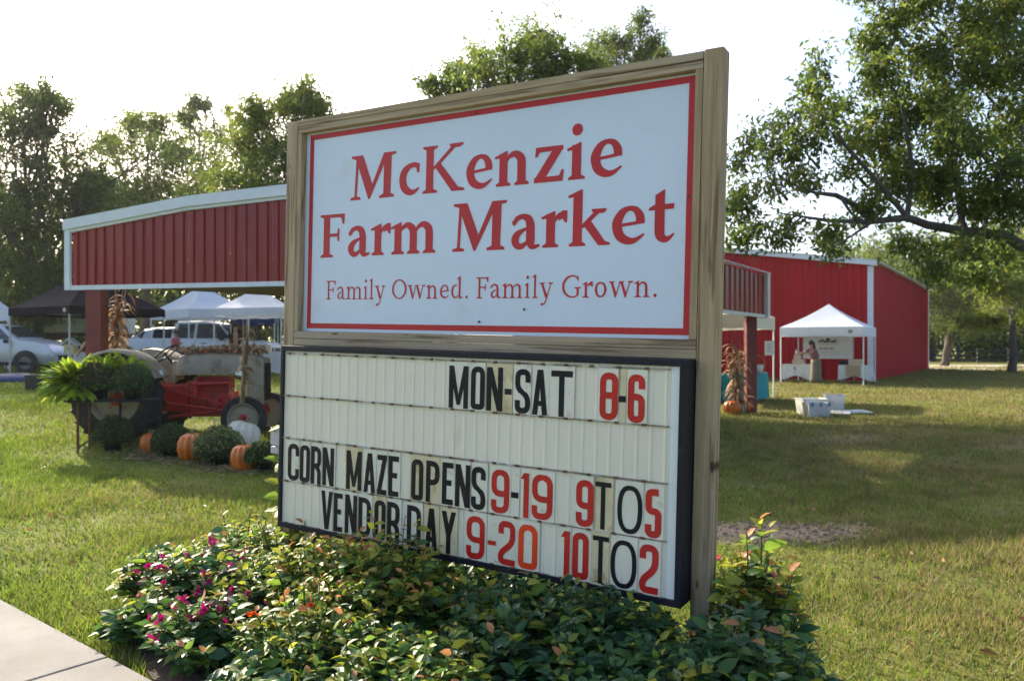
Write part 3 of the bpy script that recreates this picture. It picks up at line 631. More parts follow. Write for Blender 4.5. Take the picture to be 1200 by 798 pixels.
def tree(name, label, base, trunk_h, r0, clumps, leaf, per, mats, weights, cat='tree', sub=9, bark='bark', spread=.36, limbs=None, group=None, tuft=.62, crown_droop=.4, branch_lean=None):
    """trunk with limbs to every clump, twigs to every tuft, leaves in tufts"""
    per = int(per*.72); sub = int(sub*2.2); root = empty(name, base, label=label, cat=cat, group=group); b = Vector(base); mb = MB()
    cs = [(Vector(c)-b, r) for c, r in clumps]
    for c, r in list(cs):
        for _ in range(2): cs.append((c+Vector((rnd.gauss(0, 1), rnd.gauss(0, 1), rnd.gauss(0, .6)-.45))*r*.8, r*rnd.uniform(.45, .8)))
    cen = sum((c for c, r in cs), Vector())/len(cs); top = Vector((cen.x*.6, cen.y*.6, trunk_h)) if branch_lean is None else Vector(branch_lean)-b
    n = 6; tp = [Vector((0, 0, -.3)).lerp(top, k/n)+Vector((rnd.uniform(-.1, .1), rnd.uniform(-.1, .1), 0))*(k > 0) for k in range(n+1)]
    mb.tube(tp, [r0*(1.0-.5*k/n) if k else r0*1.25 for k in range(n+1)], 10)
    tr = mb.build('trunk', M[bark], root, smooth=True)
    mb = MB(); Pts = []; W = []
    for c, r in cs:
        st = tp[-1].lerp(tp[-2], rnd.random()) if rnd.random() < .6 else tp[-1]
        d = c-st; L_ = d.length; m1 = st+d*.35+Vector((rnd.uniform(-.1, .1), rnd.uniform(-.1, .1), rnd.uniform(.0, .16)))*L_; m2 = st+d*.7+Vector((rnd.uniform(-.08, .08), rnd.uniform(-.08, .08), rnd.uniform(-.04, .1)))*L_
        rr = max(.02, min(r0*.35, r*.02+L_*.005)); mb.tube([st, m1, m2, c], [rr*1.3, rr, rr*.7, rr*.35], 6, caps=False)
        for k in range(sub):
            q = Vector((rnd.gauss(0, 1.2), rnd.gauss(0, 1.2), rnd.gauss(-.1, .9))); q = c+q*r*.62
            s0 = m2.lerp(c, rnd.random()); s1 = s0.lerp(q, .5)+Vector((0, 0, rnd.uniform(-.1, .15)))*r
            mb.tube([s0, s1, q], [rr*.4, rr*.25, rr*.08], 4, caps=False)
            tr_ = r*spread*rnd.uniform(.3, 1.3)*1.15; nl = max(4, int(per*rnd.uniform(.5, 1.4)))
            g = nr.normal(size=(nl, 3))*np.array([tr_, tr_, tr_*.7])*tuft*1.5
            Pts.append(np.array(q)+g); W.append(np.full(nl, rnd.random()))
            # leaves strung along the twig
            nt_ = max(2, nl//4); tt = nr.random(nt_)[:, None]; Pts.append(np.array(s1)*(1-tt)+np.array(q)*tt+nr.normal(size=(nt_, 3))*tr_*.35); W.append(np.full(nt_, rnd.random()))
    mb.build('limbs', M[bark], root, smooth=True)
    P = np.concatenate(Pts); W = np.concatenate(W); cw = np.cumsum(weights)/sum(weights)
    mi = np.searchsorted(cw, np.clip(.55*W+.45*nr.random(len(W)), 0, .999))
    leaves(P, leaf, mats=[M[m] for m in mats], midx=mi, name='crown', parent=root, droop=crown_droop)
    return root
def auto_clumps(cx, cy, z0, z1, rx, n, rs=(.9, 1.8), ry=None):
    out = []; ry = ry or rx
    for k in range(n):
        t = (k+.5)/n; z = z0+(z1-z0)*t; prof = math.sin(PI*min(1, .18+.82*t)**.8)**.6
        a = k*2.4+rnd.uniform(-.4, .4); q = prof*rnd.uniform(.35, 1)
        out.append(((cx+rx*q*math.cos(a), cy+ry*q*math.sin(a), z+rnd.uniform(-.4, .4)), rnd.uniform(*rs)))
    return out

# ------------------------------------------------------------------ foreground bed and shrubs
pts = [(-2.12, 4.2), (-2.2, 4.75), (-1.8, 5.2), (-1.1, 5.05), (.2, 4.3), (1.05, 3.75), (1.22, 3.5), (1.2, 3.0), (.9, 2.2), (.2, 1.9), (-.8, 2.75), (-1.62, 3.52)]
mb = MB(); mb.add([(x, y, .012) for x, y in pts], [tuple(range(len(pts)))]); tag(mb.build('flower_bed_soil', M['mulch']), kind='structure')
def shrub(name, label, cx, cy, R, H, nstem, kinds, leaf=.06, tips=.1, flowers=None, lean=0, cat='shrub', nleaf=15, tall=None, seed=0, group=None, rx=None, tipmat='sh_tip'):
    nstem = int(nstem*1.1); leaf *= 1.2; rg = np.random.default_rng(seed+5); root = empty(name, (cx, cy, 0), label=label, cat=cat, group=group)
    mb = MB(); P = []; D = []; Sz = []; MI = []; FP = []
    mats = ['sh_dark', 'sh_mid', 'sh_lite', 'sh_yel', tipmat]
    rx_ = rx or R
    for s in range(nstem):
        a = rg.random()*2*PI; q = math.sqrt(rg.random()); ex, ey = rx_*q*math.cos(a), R*q*math.sin(a)
        hz = H*(1-.45*q*q)*rg.uniform(.75, 1.12)
        if tall and rg.random() < tall[0]: hz *= tall[1]
        b0 = np.array([ex*.45, ey*.45, 0]); e = np.array([ex, ey, hz]); mid = b0*.5+e*.5+np.array([0, 0, hz*.18])
        curve = [(1-t)**2*b0+2*t*(1-t)*mid+t*t*e for t in np.linspace(0, 1, 6)]
        mb.tube(curve, [.005, .0045, .004, .0035, .003, .002], 4, caps=False)
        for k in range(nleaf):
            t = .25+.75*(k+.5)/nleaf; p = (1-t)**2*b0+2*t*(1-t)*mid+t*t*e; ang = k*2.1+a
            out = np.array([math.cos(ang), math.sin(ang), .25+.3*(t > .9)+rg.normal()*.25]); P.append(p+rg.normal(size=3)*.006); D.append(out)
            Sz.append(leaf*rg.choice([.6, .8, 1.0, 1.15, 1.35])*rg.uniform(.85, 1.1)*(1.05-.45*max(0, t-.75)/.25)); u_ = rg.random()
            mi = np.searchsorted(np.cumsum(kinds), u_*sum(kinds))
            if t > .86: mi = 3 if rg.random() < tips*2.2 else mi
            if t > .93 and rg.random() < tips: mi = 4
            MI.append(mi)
        if flowers and rg.random() < flowers[1]:
            for _ in range(flowers[2]): FP.append(e+rg.normal(size=3)*.022+np.array([0, 0, .012]))
    mb.build('stems', M['stem_green'], root, smooth=True)
    # each leaf: folded, six faces
    P = np.array(P); D = np.array(D); D /= np.linalg.norm(D, axis=1, keepdims=True); n = len(P); Sz = np.array(Sz)[:, None]
    N_ = rg.normal(size=(n, 3))*.45; N_[:, 2] += 1; N_ -= D*np.sum(N_*D, axis=1, keepdims=True); N_ /= np.linalg.norm(N_, axis=1, keepdims=True); S = np.cross(D, N_)
    def pt(t, s, z): return P+D*Sz*t+S*Sz*s+N_*Sz*z
    V = np.stack([pt(0, 0, 0), pt(.28, .24, .07), pt(.33, 0, .0), pt(.28, -.24, .07), pt(.65, .2, .03), pt(.68, 0, -.03), pt(.65, -.2, .03), pt(1.0, 0, -.16)], 1).reshape(-1, 3)
    T = np.array([[0, 2, 1], [0, 3, 2], [1, 2, 5], [1, 5, 4], [2, 3, 6], [2, 6, 5], [4, 5, 7], [5, 6, 7]]); F = (np.arange(n)[:, None, None]*8+T[None]).reshape(-1, 3)
    npmesh('foliage', V, F, [M[m] for m in mats], np.repeat(MI, 8), root, smooth=True)
    if FP:
        FP = np.array(FP)
        for i in range(0, len(FP), flowers[2]):
            q = FP[i:i+flowers[2]]; c0 = q.mean(0); fm = MB(); fm.v = [tuple(c0)]
            for p in q:
                d = (p-c0)*.55+np.array([0, 0, .004]); sd = np.cross(d, rg.normal(size=3)); sd /= np.linalg.norm(sd)+1e-9; f3 = flowers[3]*.42; b_ = len(fm.v)
                fm.v += [tuple(c0+d*.9+sd*f3), tuple(c0+d*1.5+rg.normal(size=3)*.004), tuple(c0+d*.9-sd*f3)]; fm.f.append((0, b_, b_+1, b_+2)); fm.m.append(0)
            fm.build('flower', M[flowers[0]], root, fix=False)
    return root
SH = [
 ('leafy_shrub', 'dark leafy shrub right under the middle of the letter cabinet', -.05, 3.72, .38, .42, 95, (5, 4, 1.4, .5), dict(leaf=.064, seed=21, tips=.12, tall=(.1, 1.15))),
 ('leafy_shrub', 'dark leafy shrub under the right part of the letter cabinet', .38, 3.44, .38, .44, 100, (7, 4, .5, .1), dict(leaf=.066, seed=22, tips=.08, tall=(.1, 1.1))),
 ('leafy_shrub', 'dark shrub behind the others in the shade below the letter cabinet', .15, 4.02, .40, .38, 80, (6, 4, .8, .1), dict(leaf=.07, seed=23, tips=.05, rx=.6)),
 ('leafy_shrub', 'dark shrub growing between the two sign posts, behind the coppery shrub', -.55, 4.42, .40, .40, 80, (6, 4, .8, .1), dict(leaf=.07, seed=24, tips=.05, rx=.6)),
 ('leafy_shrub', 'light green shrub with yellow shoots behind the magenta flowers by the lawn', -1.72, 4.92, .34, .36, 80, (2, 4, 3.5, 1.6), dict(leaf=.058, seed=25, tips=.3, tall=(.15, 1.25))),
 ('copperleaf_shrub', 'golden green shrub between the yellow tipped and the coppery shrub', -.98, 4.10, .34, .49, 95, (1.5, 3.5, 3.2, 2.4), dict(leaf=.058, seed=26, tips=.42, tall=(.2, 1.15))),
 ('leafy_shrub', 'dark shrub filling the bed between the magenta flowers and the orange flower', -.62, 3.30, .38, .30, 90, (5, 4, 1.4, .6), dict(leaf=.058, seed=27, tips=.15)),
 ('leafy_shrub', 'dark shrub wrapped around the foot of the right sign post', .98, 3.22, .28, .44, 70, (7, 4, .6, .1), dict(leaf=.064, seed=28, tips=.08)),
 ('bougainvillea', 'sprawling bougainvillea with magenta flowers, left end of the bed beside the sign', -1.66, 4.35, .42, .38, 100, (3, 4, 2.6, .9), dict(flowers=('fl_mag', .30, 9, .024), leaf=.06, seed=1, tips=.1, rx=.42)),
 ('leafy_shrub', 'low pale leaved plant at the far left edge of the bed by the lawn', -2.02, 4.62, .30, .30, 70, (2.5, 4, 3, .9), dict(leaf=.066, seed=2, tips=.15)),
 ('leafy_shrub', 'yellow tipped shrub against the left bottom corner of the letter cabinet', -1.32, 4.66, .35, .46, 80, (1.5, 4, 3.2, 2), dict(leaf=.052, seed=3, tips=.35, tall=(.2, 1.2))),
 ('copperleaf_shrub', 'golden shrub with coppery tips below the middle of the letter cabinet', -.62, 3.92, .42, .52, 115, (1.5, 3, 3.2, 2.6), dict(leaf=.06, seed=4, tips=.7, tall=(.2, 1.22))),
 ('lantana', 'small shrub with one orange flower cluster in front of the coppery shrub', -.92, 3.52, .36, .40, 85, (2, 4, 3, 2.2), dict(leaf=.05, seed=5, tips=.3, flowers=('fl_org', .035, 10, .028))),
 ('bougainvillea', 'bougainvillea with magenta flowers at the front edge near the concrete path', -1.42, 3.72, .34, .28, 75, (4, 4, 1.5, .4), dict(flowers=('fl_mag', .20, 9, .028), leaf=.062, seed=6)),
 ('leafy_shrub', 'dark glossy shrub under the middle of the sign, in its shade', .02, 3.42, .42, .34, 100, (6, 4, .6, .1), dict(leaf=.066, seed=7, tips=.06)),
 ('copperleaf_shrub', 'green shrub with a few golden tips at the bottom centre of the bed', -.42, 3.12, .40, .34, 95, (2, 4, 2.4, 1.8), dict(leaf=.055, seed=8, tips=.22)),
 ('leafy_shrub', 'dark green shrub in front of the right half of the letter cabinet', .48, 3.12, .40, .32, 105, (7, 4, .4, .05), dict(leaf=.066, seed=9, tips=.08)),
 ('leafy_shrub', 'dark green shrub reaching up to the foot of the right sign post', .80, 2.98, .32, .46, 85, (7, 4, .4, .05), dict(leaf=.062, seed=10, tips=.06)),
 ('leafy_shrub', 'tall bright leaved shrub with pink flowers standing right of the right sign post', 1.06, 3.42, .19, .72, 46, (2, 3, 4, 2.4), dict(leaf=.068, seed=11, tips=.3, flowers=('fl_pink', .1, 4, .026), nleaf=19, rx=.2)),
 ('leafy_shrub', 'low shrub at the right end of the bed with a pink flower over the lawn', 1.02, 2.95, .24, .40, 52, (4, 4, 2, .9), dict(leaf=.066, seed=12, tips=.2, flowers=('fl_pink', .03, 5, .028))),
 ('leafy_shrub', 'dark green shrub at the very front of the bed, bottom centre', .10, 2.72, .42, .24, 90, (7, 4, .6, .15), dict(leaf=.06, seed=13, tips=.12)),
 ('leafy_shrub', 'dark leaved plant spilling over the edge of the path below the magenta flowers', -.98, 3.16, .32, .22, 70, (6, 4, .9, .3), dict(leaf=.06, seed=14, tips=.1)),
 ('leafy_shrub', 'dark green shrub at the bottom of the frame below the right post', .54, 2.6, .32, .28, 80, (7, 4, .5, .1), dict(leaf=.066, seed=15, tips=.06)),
 ('leafy_shrub', 'green shrub filling between the magenta flowers and the yellow tipped shrub', -1.25, 4.16, .38, .40, 90, (3, 4, 3, 1.4), dict(leaf=.056, seed=16, tips=.2)),
 ('leafy_shrub', 'low broad leaved plant beside the path corner, grey green leaves', -1.82, 4.0, .24, .20, 50, (4, 4, 1.5, .4), dict(leaf=.072, seed=17, tips=.05)),
]
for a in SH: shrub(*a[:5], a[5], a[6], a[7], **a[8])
# climbing vine at the left edge of the cabinet: large leaves, one by one
vine = empty('climbing_vine', (Mx @ Vector((-.07, -.12, -1.25+BZ))), label='yellow green climbing vine on the left edge of the letter cabinet', cat='vine')
vo = vine.location.copy(); vine_pts = [Mx @ Vector((-.06+.02*math.sin(z*9), -.13, z+BZ)) - vo for z in lin(-1.6, -.45, 12)]
mb = MB(); mb.tube(vine_pts, .003, 5); mb.build('stem', M['stem_green'], vine)
def big_leaf(s):
    vs = [(0, 0, 0), (s*.28, -.3*s, .05*s), (s*.3, 0, 0), (s*.28, .3*s, .05*s), (s*.7, -.2*s, 0), (s*.72, 0, -.05*s), (s*.7, .2*s, 0), (s, 0, -.15*s)]
    return MB().add(vs, [(0, 1, 2), (0, 2, 3), (1, 4, 5, 2), (2, 5, 6, 3), (4, 7, 5), (5, 7, 6)])
for k, z in enumerate((-.50, -.585, -.62, -.79, -.86, -.93, -1.0, -1.08, -1.13)):
    o = big_leaf(.085 if k < 3 else .10).build('leaf', M['sh_yel' if k % 3 else 'sh_lite'], vine, fix=False)
    p = Mx @ Vector((-.06, -.13, z+BZ)) - vo; o.location = p; o.rotation_euler = (rnd.uniform(-.9, -.3), rnd.uniform(-.5, .3), PI+rnd.uniform(-.4, .7) if k % 4 else rnd.uniform(-.6, .2)+2)

# ------------------------------------------------------------------ grass blades near the camera (nobody could count them)
def inpoly(x, y, P):
    c = np.zeros(len(x), bool); j = len(P)-1
    for i in range(len(P)):
        xi, yi = P[i]; xj, yj = P[j]
        c ^= ((yi > y) != (yj > y)) & (x < (xj-xi)*(y-yi)/(yj-yi+1e-12)+xi); j = i
    return c
def vgh(x, y):
    s = lambda t: np.clip(t, 0, 1)**2*(3-2*np.clip(t, 0, 1)); return .55*s((y-9)/11)*s((2-x)/10)
N0 = 860000
yy = np.exp(nr.uniform(math.log(2.6), math.log(55), N0)); xx = nr.uniform(-1, 1, N0)*(.70*yy+1.3)
keep = ~inpoly(xx, yy, [(-2.0, 4.1), (-2.05, 4.65), (-1.1, 4.9), (.2, 4.25), (1.0, 3.7), (1.1, 3.1), (.85, 2.2), (.2, 1.9), (-.8, 2.75), (-1.62, 3.5)])
dd = (xx-p0.x)*pn.x+(yy-p0.y)*pn.y; keep &= ~((dd > -.02) & (dd < 1.55))
dp = np.sqrt(((xx-2.05)/1.15)**2+((yy-6.3)/.42)**2)+.35*np.sin(xx*7+np.sin(yy*9))*np.sin(yy*11+xx*3); keep &= (dp > .85) | (nr.random(N0) < .12)
pn_ = np.sin(xx*1.7+np.sin(yy*1.3)*2)*np.sin(yy*1.1+xx*.6); keep &= (nr.random(N0) < .62+.38*pn_)
xx = xx[keep]; yy = yy[keep]; n = len(xx); zz = vgh(xx, yy)
cl_ = np.sin(xx*6.1+3*np.sin(yy*2.3))*np.sin(yy*7.3+2*np.sin(xx*3.1)); hgt = nr.uniform(.018, .055, n)*(1+.3*pn_[keep]+.45*np.clip(cl_, 0, 1)**2); wdt = .0022+.00055*yy; an = nr.uniform(0, 2*PI, n); lean = nr.normal(size=(n, 2))*.55*hgt[:, None]
hgt *= (1+.025*yy)
cx, sx_ = np.cos(an)*wdt, np.sin(an)*wdt
V = np.stack([np.stack([xx-cx, yy-sx_, zz], 1), np.stack([xx+cx, yy+sx_, zz], 1), np.stack([xx+lean[:, 0], yy+lean[:, 1], zz+hgt], 1)], 1).reshape(-1, 3)
F = np.arange(n*3).reshape(-1, 3); dry = np.clip(.17+.5*np.clip((xx-.6)/3, 0, 1)+.2*np.sin(xx*.9+1+np.sin(yy*1.9))*np.sin(yy*.8+xx*.5), 0, .8)  # more dry blades to the right: real dryness plus shade put into colour
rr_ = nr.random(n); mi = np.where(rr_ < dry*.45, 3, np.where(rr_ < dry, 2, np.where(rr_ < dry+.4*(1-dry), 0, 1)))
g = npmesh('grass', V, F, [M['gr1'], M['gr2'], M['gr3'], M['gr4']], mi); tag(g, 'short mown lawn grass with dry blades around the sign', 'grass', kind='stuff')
nc = 420; qa = nr.uniform(0, 2*PI, nc); qr = np.sqrt(nr.random(nc)); Pc = np.stack([2.05+1.2*qr*np.cos(qa), 6.3+.45*qr*np.sin(qa), np.full(nc, .012)], 1)
# (crumbs of soil on the bare patch)
mbc = MB()
for p in Pc: r_ = rnd.uniform(.006, .022); mbc.box((p[0], p[1], r_*.4), (r_*2, r_*1.6, r_), R=Matrix.Rotation(rnd.random()*3, 3, 'Z'), taper=.6)
tag(mbc.build('soil_crumbs', M['soil']), 'loose soil crumbs on the bare patch of lawn', 'soil', kind='stuff')
# fallen leaves on the lawn
xs = nr.uniform(1.5, 6, 160); ys = nr.uniform(3.6, 10, 160); xs2 = nr.uniform(-6, -2.5, 50); ys2 = nr.uniform(5.2, 11, 50)
P = np.stack([np.r_[xs, xs2], np.r_[ys, ys2], np.full(210, .04)], 1); P[:, 2] += vgh(P[:, 0], P[:, 1])
D_ = nr.normal(size=(210, 3)); D_[:, 2] *= .2
lf = leaves(P, .07, mats=[M['lf_tan'], M['corn_dark']], midx=nr.integers(0, 2, 210), name='fallen_leaves', D=D_); tag(lf, 'scattered dry brown leaves fallen on the lawn', 'leaves', kind='stuff')

# ------------------------------------------------------------------ ribbed metal walls
def rib_panel(parent, a, b, z0, za, zb, m, nrib=3, depth=.03, name='panel'):
    """one sheet between plan points a,b; top heights za, zb"""
    a = Vector((a[0], a[1])); b = Vector((b[0], b[1])); d = b-a; L_ = d.length; d.normalize(); nn = Vector((d.y, -d.x)); p = []
    for k in range(nrib):
        o = k/nrib*L_; q = L_/nrib
        for t, h in ((0, 0), (.36, 0), (.44, 1), (.56, 1), (.64, 0)): p.append((o+t*q, h*depth))
        p.append((o+.15*q, 0)) if 0 else None
    p.append((L_-.002, 0)); n = len(p); vs = []
    for top in (0, 1):
        for s_, h in p:
            q = a+d*s_+nn*h; vs.append((q.x, q.y, (za+(zb-za)*s_/L_) if top else z0))
    mb = MB(); mb.add(vs, [(i, i+1, i+1+n, i+n) for i in range(n-1)]); return mb.build(name, m, parent, fix=False)
# barn
barn = empty('barn', (15.15, 33.0, 0), label='large red metal barn with white corner trim on the right', cat='barn')
bc = Vector((0, 0)); bs = Vector((.5556, .8315)); bf = Vector((-.8315, .5556))  # side direction, front direction
def bz(s): return 5.05+.153*min(s, 18-s)
for k in range(20):
    s0, s1 = k*.9, (k+1)*.9; rib_panel(barn, bf*s1, bf*s0, 0, bz(s1)-.02, bz(s0)-.02, M['barn_red'])
for k in range(23):
    s0, s1 = k*.9, (k+1)*.9; rib_panel(barn, bs*s0, bs*s1, 0, 5.03, 5.03, M['barn_red'])
q0 = bs*20.7
def bpt(f, s): return bf*f+bs*s
mb = MB()
c = [bpt(18, 0), bpt(18, 20.7), bpt(0, 20.7)]
mb.add([(c[0].x, c[0].y, 0), (c[1].x, c[1].y, 0), (c[1].x, c[1].y, 5.05), (c[0].x, c[0].y, 5.05)], [(0, 1, 2, 3)])
pk = bpt(9, 20.7); mb.add([(c[1].x, c[1].y, 0), (c[2].x, c[2].y, 0), (c[2].x, c[2].y, 5.05), (pk.x, pk.y, bz(9)), (c[1].x, c[1].y, 5.05)], [(0, 1, 2, 3, 4)]); mb.build('back_wall', M['barn_red'], barn, fix=False)
for e, nm in ((0, 1), (1, 1)):
    mb = MB(); lo, hi = (-.25, 9) if e == 0 else (9, 18.25)
    P4 = [bpt(lo, -.18), bpt(hi, -.18), bpt(hi, 20.9), bpt(lo, 20.9)]; zz_ = [5.05+.153*(q if q <= 9 else 18-q)+.06 for q in (lo, hi, hi, lo)]
    mb.add([(p.x, p.y, z) for p, z in zip(P4, zz_)]+[(p.x, p.y, z-.05) for p, z in zip(P4, zz_)], [(0, 1, 2, 3), (7, 6, 5, 4), (0, 4, 5, 1), (1, 5, 6, 2), (2, 6, 7, 3), (3, 7, 4, 0)]); mb.build('roof', M['roof_metal'], barn)
def trim(parent, a, b, za, zb, hgt, out, nrm, m='white_trim', name='trim'):
    a = Vector(a); b = Vector(b); n2 = Vector(nrm).normalized()*out; mb = MB()
    q = [(a.x, a.y, za), (b.x, b.y, zb)]
    vs = []
    for dz in (0, -hgt):
        for p in q: vs.append((p[0], p[1], p[2]+dz))
        for p in reversed(q): vs.append((p[0]+n2.x, p[1]+n2.y, p[2]+dz))
    mb.add(vs, [(0, 1, 2, 3), (7, 6, 5, 4), (0, 4, 5, 1), (1, 5, 6, 2), (2, 6, 7, 3), (3, 7, 4, 0)]); return mb.build(name, M[m], parent)
fn = (-bs.x, -bs.y); sn = (-bf.x, -bf.y)
trim(barn, bpt(9, 0), bpt(-.22, 0), bz(9)+.05, 5.05+.03, .24, .17, fn); trim(barn, bpt(18.2, 0), bpt(9, 0), 5.05, bz(9)+.05, .24, .17, fn)
trim(barn, bpt(0, 0), bpt(0, 20.7), 5.10, 5.10, .10, .20, sn, name='gutter')
def vtrim(parent, p, w_, z0, z1, d1, d2, m='white_trim', name='corner_trim'):
    mb = MB(); p = Vector(p); d1 = Vector(d1); d2 = Vector(d2); c = [p, p+d1*w_, p+d1*w_+d2*w_*.25, p+d2*w_*.25]
    c = [p-d1*.0-d2*.0, p+d1*w_, p+d1*w_-d2*.045, p-d2*.045-d1*.045, p-d1*.045+d2*w_*.6, p+d2*w_*.6]
    n = len(c); mb.add([(q.x, q.y, z0) for q in c]+[(q.x, q.y, z1) for q in c], [tuple(range(n)), tuple(reversed(range(n, 2*n)))]+[(i, (i+1) % n, (i+1) % n+n, i+n) for i in range(n)]); return mb.build(name, M[m], parent)
vtrim(barn, (0, 0), .17, 0, 4.86, bf, bs); vtrim(barn, q0, .22, 0, 4.98, -bs, bf)

# open pavilion shed (gable face to the left of the sign, eave side to its right)
pav = empty('pavilion', (-7.43, 13.2, gh(-7.43, 13.2)), label='open red metal market pavilion with white fascia, behind the sign', cat='pavilion')
PO = Vector((-7.43, 13.2)); pu = Vector((.9734, -.2290)); pr = Vector((.545, .838)).normalized(); pz = pav.location.z
A0 = 0.0; AL = 9.62; zb0 = EYE+69.7/FPX*13.25; 
def pc(a): return pu*a
# top profile measured along the face: rises quickly, then gently to the ridge, falls to the near corner
AL = 9.04
prof = [(0, 3.60), (2.30, 3.90), (4.3, 4.02), (5.6, 4.10), (7.4, 3.65), (AL, 3.16)]
def ptop(a):
    for (a0, z0), (a1, z1) in zip(prof, prof[1:]):
        if a <= a1: return z0+(z1-z0)*(a-a0)/(a1-a0)
    return prof[-1][1]
def pbot(a): return zb0+(2.20-zb0)*sst((a-5)/4.6)
nA = 12
for k in range(nA):
    a0, a1 = AL*k/nA+.06*(k == 0), AL*(k+1)/nA; rib_panel(pav, pc(a0), pc(a1), 0, 0, 0, M['red_metal'], nrib=4, depth=.036)
    o = [c for c in pav.children][-1]; me = o.data; nn = len(me.vertices)//2
    L_ = (pc(a1)-pc(a0)).length
    for i in range(nn):
        t = (Vector(me.vertices[i].co[:2])-pc(a0)).dot(pu)/L_; a = a0+(a1-a0)*t
        me.vertices[i].co.z = pbot(a)-pz; me.vertices[i+nn].co.z = ptop(a)-.14-pz
pfn = Vector((-.2290, -.9734))
for (a0, z0), (a1, z1) in zip(prof, prof[1:]):
    a_ = a0-(.07 if a0 == 0 else 0)
    trim(pav, pc(a_), pc(a1), z0-pz, z1-pz, .17, .10, pfn, name='fascia'); trim(pav, pc(a_), pc(a1), z0-.171-pz, z1-.171-pz, .05, .06, pfn, name='fascia_lip')
for k in range(4):
    a0, a1 = AL*k/4, AL*(k+1)/4; trim(pav, pc(a0), pc(a1), pbot(a0)-pz, pbot(a1)-pz, .075, .05, pfn, name='bottom_trim')
mb = MB(); mb.b2((-.045, -.05, pbot(0)-.075-pz), (.06, .0, prof[0][1]-.15-pz)); vt = mb.build('corner_trim', M['white_trim'], pav); vt.rotation_euler = (0, 0, math.atan2(pu.y, pu.x))
vt.location = (-.02, -.02, 0)
# right wing eave face
K0 = pc(AL); wl = 8.05
for k in range(8):
    s0, s1 = wl*k/8, wl*(k+1)/8; rib_panel(pav, K0+pr*s0, K0+pr*s1, 2.20-pz, 3.10-pz, 3.10-pz, M['red_metal'], nrib=3, depth=.03)
wn = Vector((pr.y, -pr.x)); trim(pav, K0, K0+pr*wl, 2.20-pz, 2.20-pz, .07, .05, wn, name='bottom_trim')
E1 = K0+pr*wl; mb = MB(); mb.box((E1.x, E1.y, 2.63-pz), (.20, .20, 1.0), R=Matrix.Rotation(math.atan2(pr.y, pr.x), 3, 'Z')); mb.build('corner_trim', M['white_trim'], pav)
# far face of the wing, and the left side face
bd = -pu
for k in range(8):
    s0, s1 = 1.2*k, 1.2*(k+1); rib_panel(pav, E1+bd*s0, E1+bd*s1, 2.3-pz, 3.1-pz, 3.1-pz, M['red_metal'], nrib=4)
pbk = Vector((.229, .9734))
# corrugated roof sheets: left slope parts and right part, with waves
def roof_sheet(c4, amp=.02, nw=36, name='roof'):
    A, B_, Cc, D_ = [Vector(p) for p in c4]; vs = []; n = nw*2
    for t in (0, 1):
        for i in range(n+1):
            s_ = i/n; p = (A.lerp(D_, s_) if t == 0 else B_.lerp(Cc, s_)); vs.append((p.x, p.y, p.z+(amp if i % 2 else 0)))
    mb = MB(); m_ = n+1; mb.add(vs, [(i, i+1, i+1+m_, i+m_) for i in range(n)]); return mb.build(name, M['roof_metal'], pav, fix=False)
def r3(v2, z): return (v2.x, v2.y, z-pz)
depth_v = pbk*7.5
for (a0, z0), (a1, z1) in zip(prof[:4], prof[1:4]): roof_sheet([r3(pc(a0), z0+.005), r3(pc(a1), z1+.005), r3(pc(a1)+depth_v, z1+.005), r3(pc(a0)+depth_v, z0+.005)], .015, 30)
rdg = pc(5.6)
roof_sheet([r3(K0+wn*.12-pr*.05, 3.13), r3(rdg, 4.11), r3(rdg+pr*8.6, 4.11), r3(E1+wn*.12+pr*.15, 3.13)], .022, 40)
# boarded soffit behind the gable face, widening towards the middle, with a dark beam along its back edge
mb = MB(); cq = [pc(.1), pc(AL-.2), pc(AL-.2)+pbk*7.0, Vector((6.75, 7.9)), Vector((.45, .15))]
mb.add([r3(q, zb0+.01 if i in (0, 3, 4) else 2.3) for i, q in enumerate(cq)], [(0, 1, 2, 3, 4)]); mb.build('ceiling', M['soffit'], pav, fix=False)
mb = MB(); mb.tube([r3(cq[4], zb0+.12), r3(cq[3], zb0+.12), r3(cq[2], 2.5)], .10, 4); mb.build('beam', M['soffit'], pav)
for (px, py) in ((103, 506),):
    q = Vector((gnd(px, py)[0], gnd(px, py)[1])); q = PO+pu*.42+pbk*.12
    g_ = gh(q.x, q.y); mb = MB(); loc = (q.x-pav.location.x, q.y-pav.location.y, 0)
    mb.box((loc[0], loc[1], (zb0-.05+g_)/2-pz), (.26, .26, zb0-.05-g_)); mb.build('post', M['post_red'], pav, bevel=.008)
    mb = MB(); mb.box((loc[0], loc[1], g_+.03-pz), (.46, .46, .16)); mb.build('footing', M['concrete'], pav, bevel=.02)
for q in (PO+E1-pr*.35-wn*.22, PO+K0+pr*.3-wn*.3):
    g_ = gh(q.x, q.y); mb = MB(); mb.box((q.x-PO.x, q.y-PO.y, (2.35+g_)/2-pz), (.23, .23, 2.35-g_)); mb.build('post', M['post_red'], pav, bevel=.008)

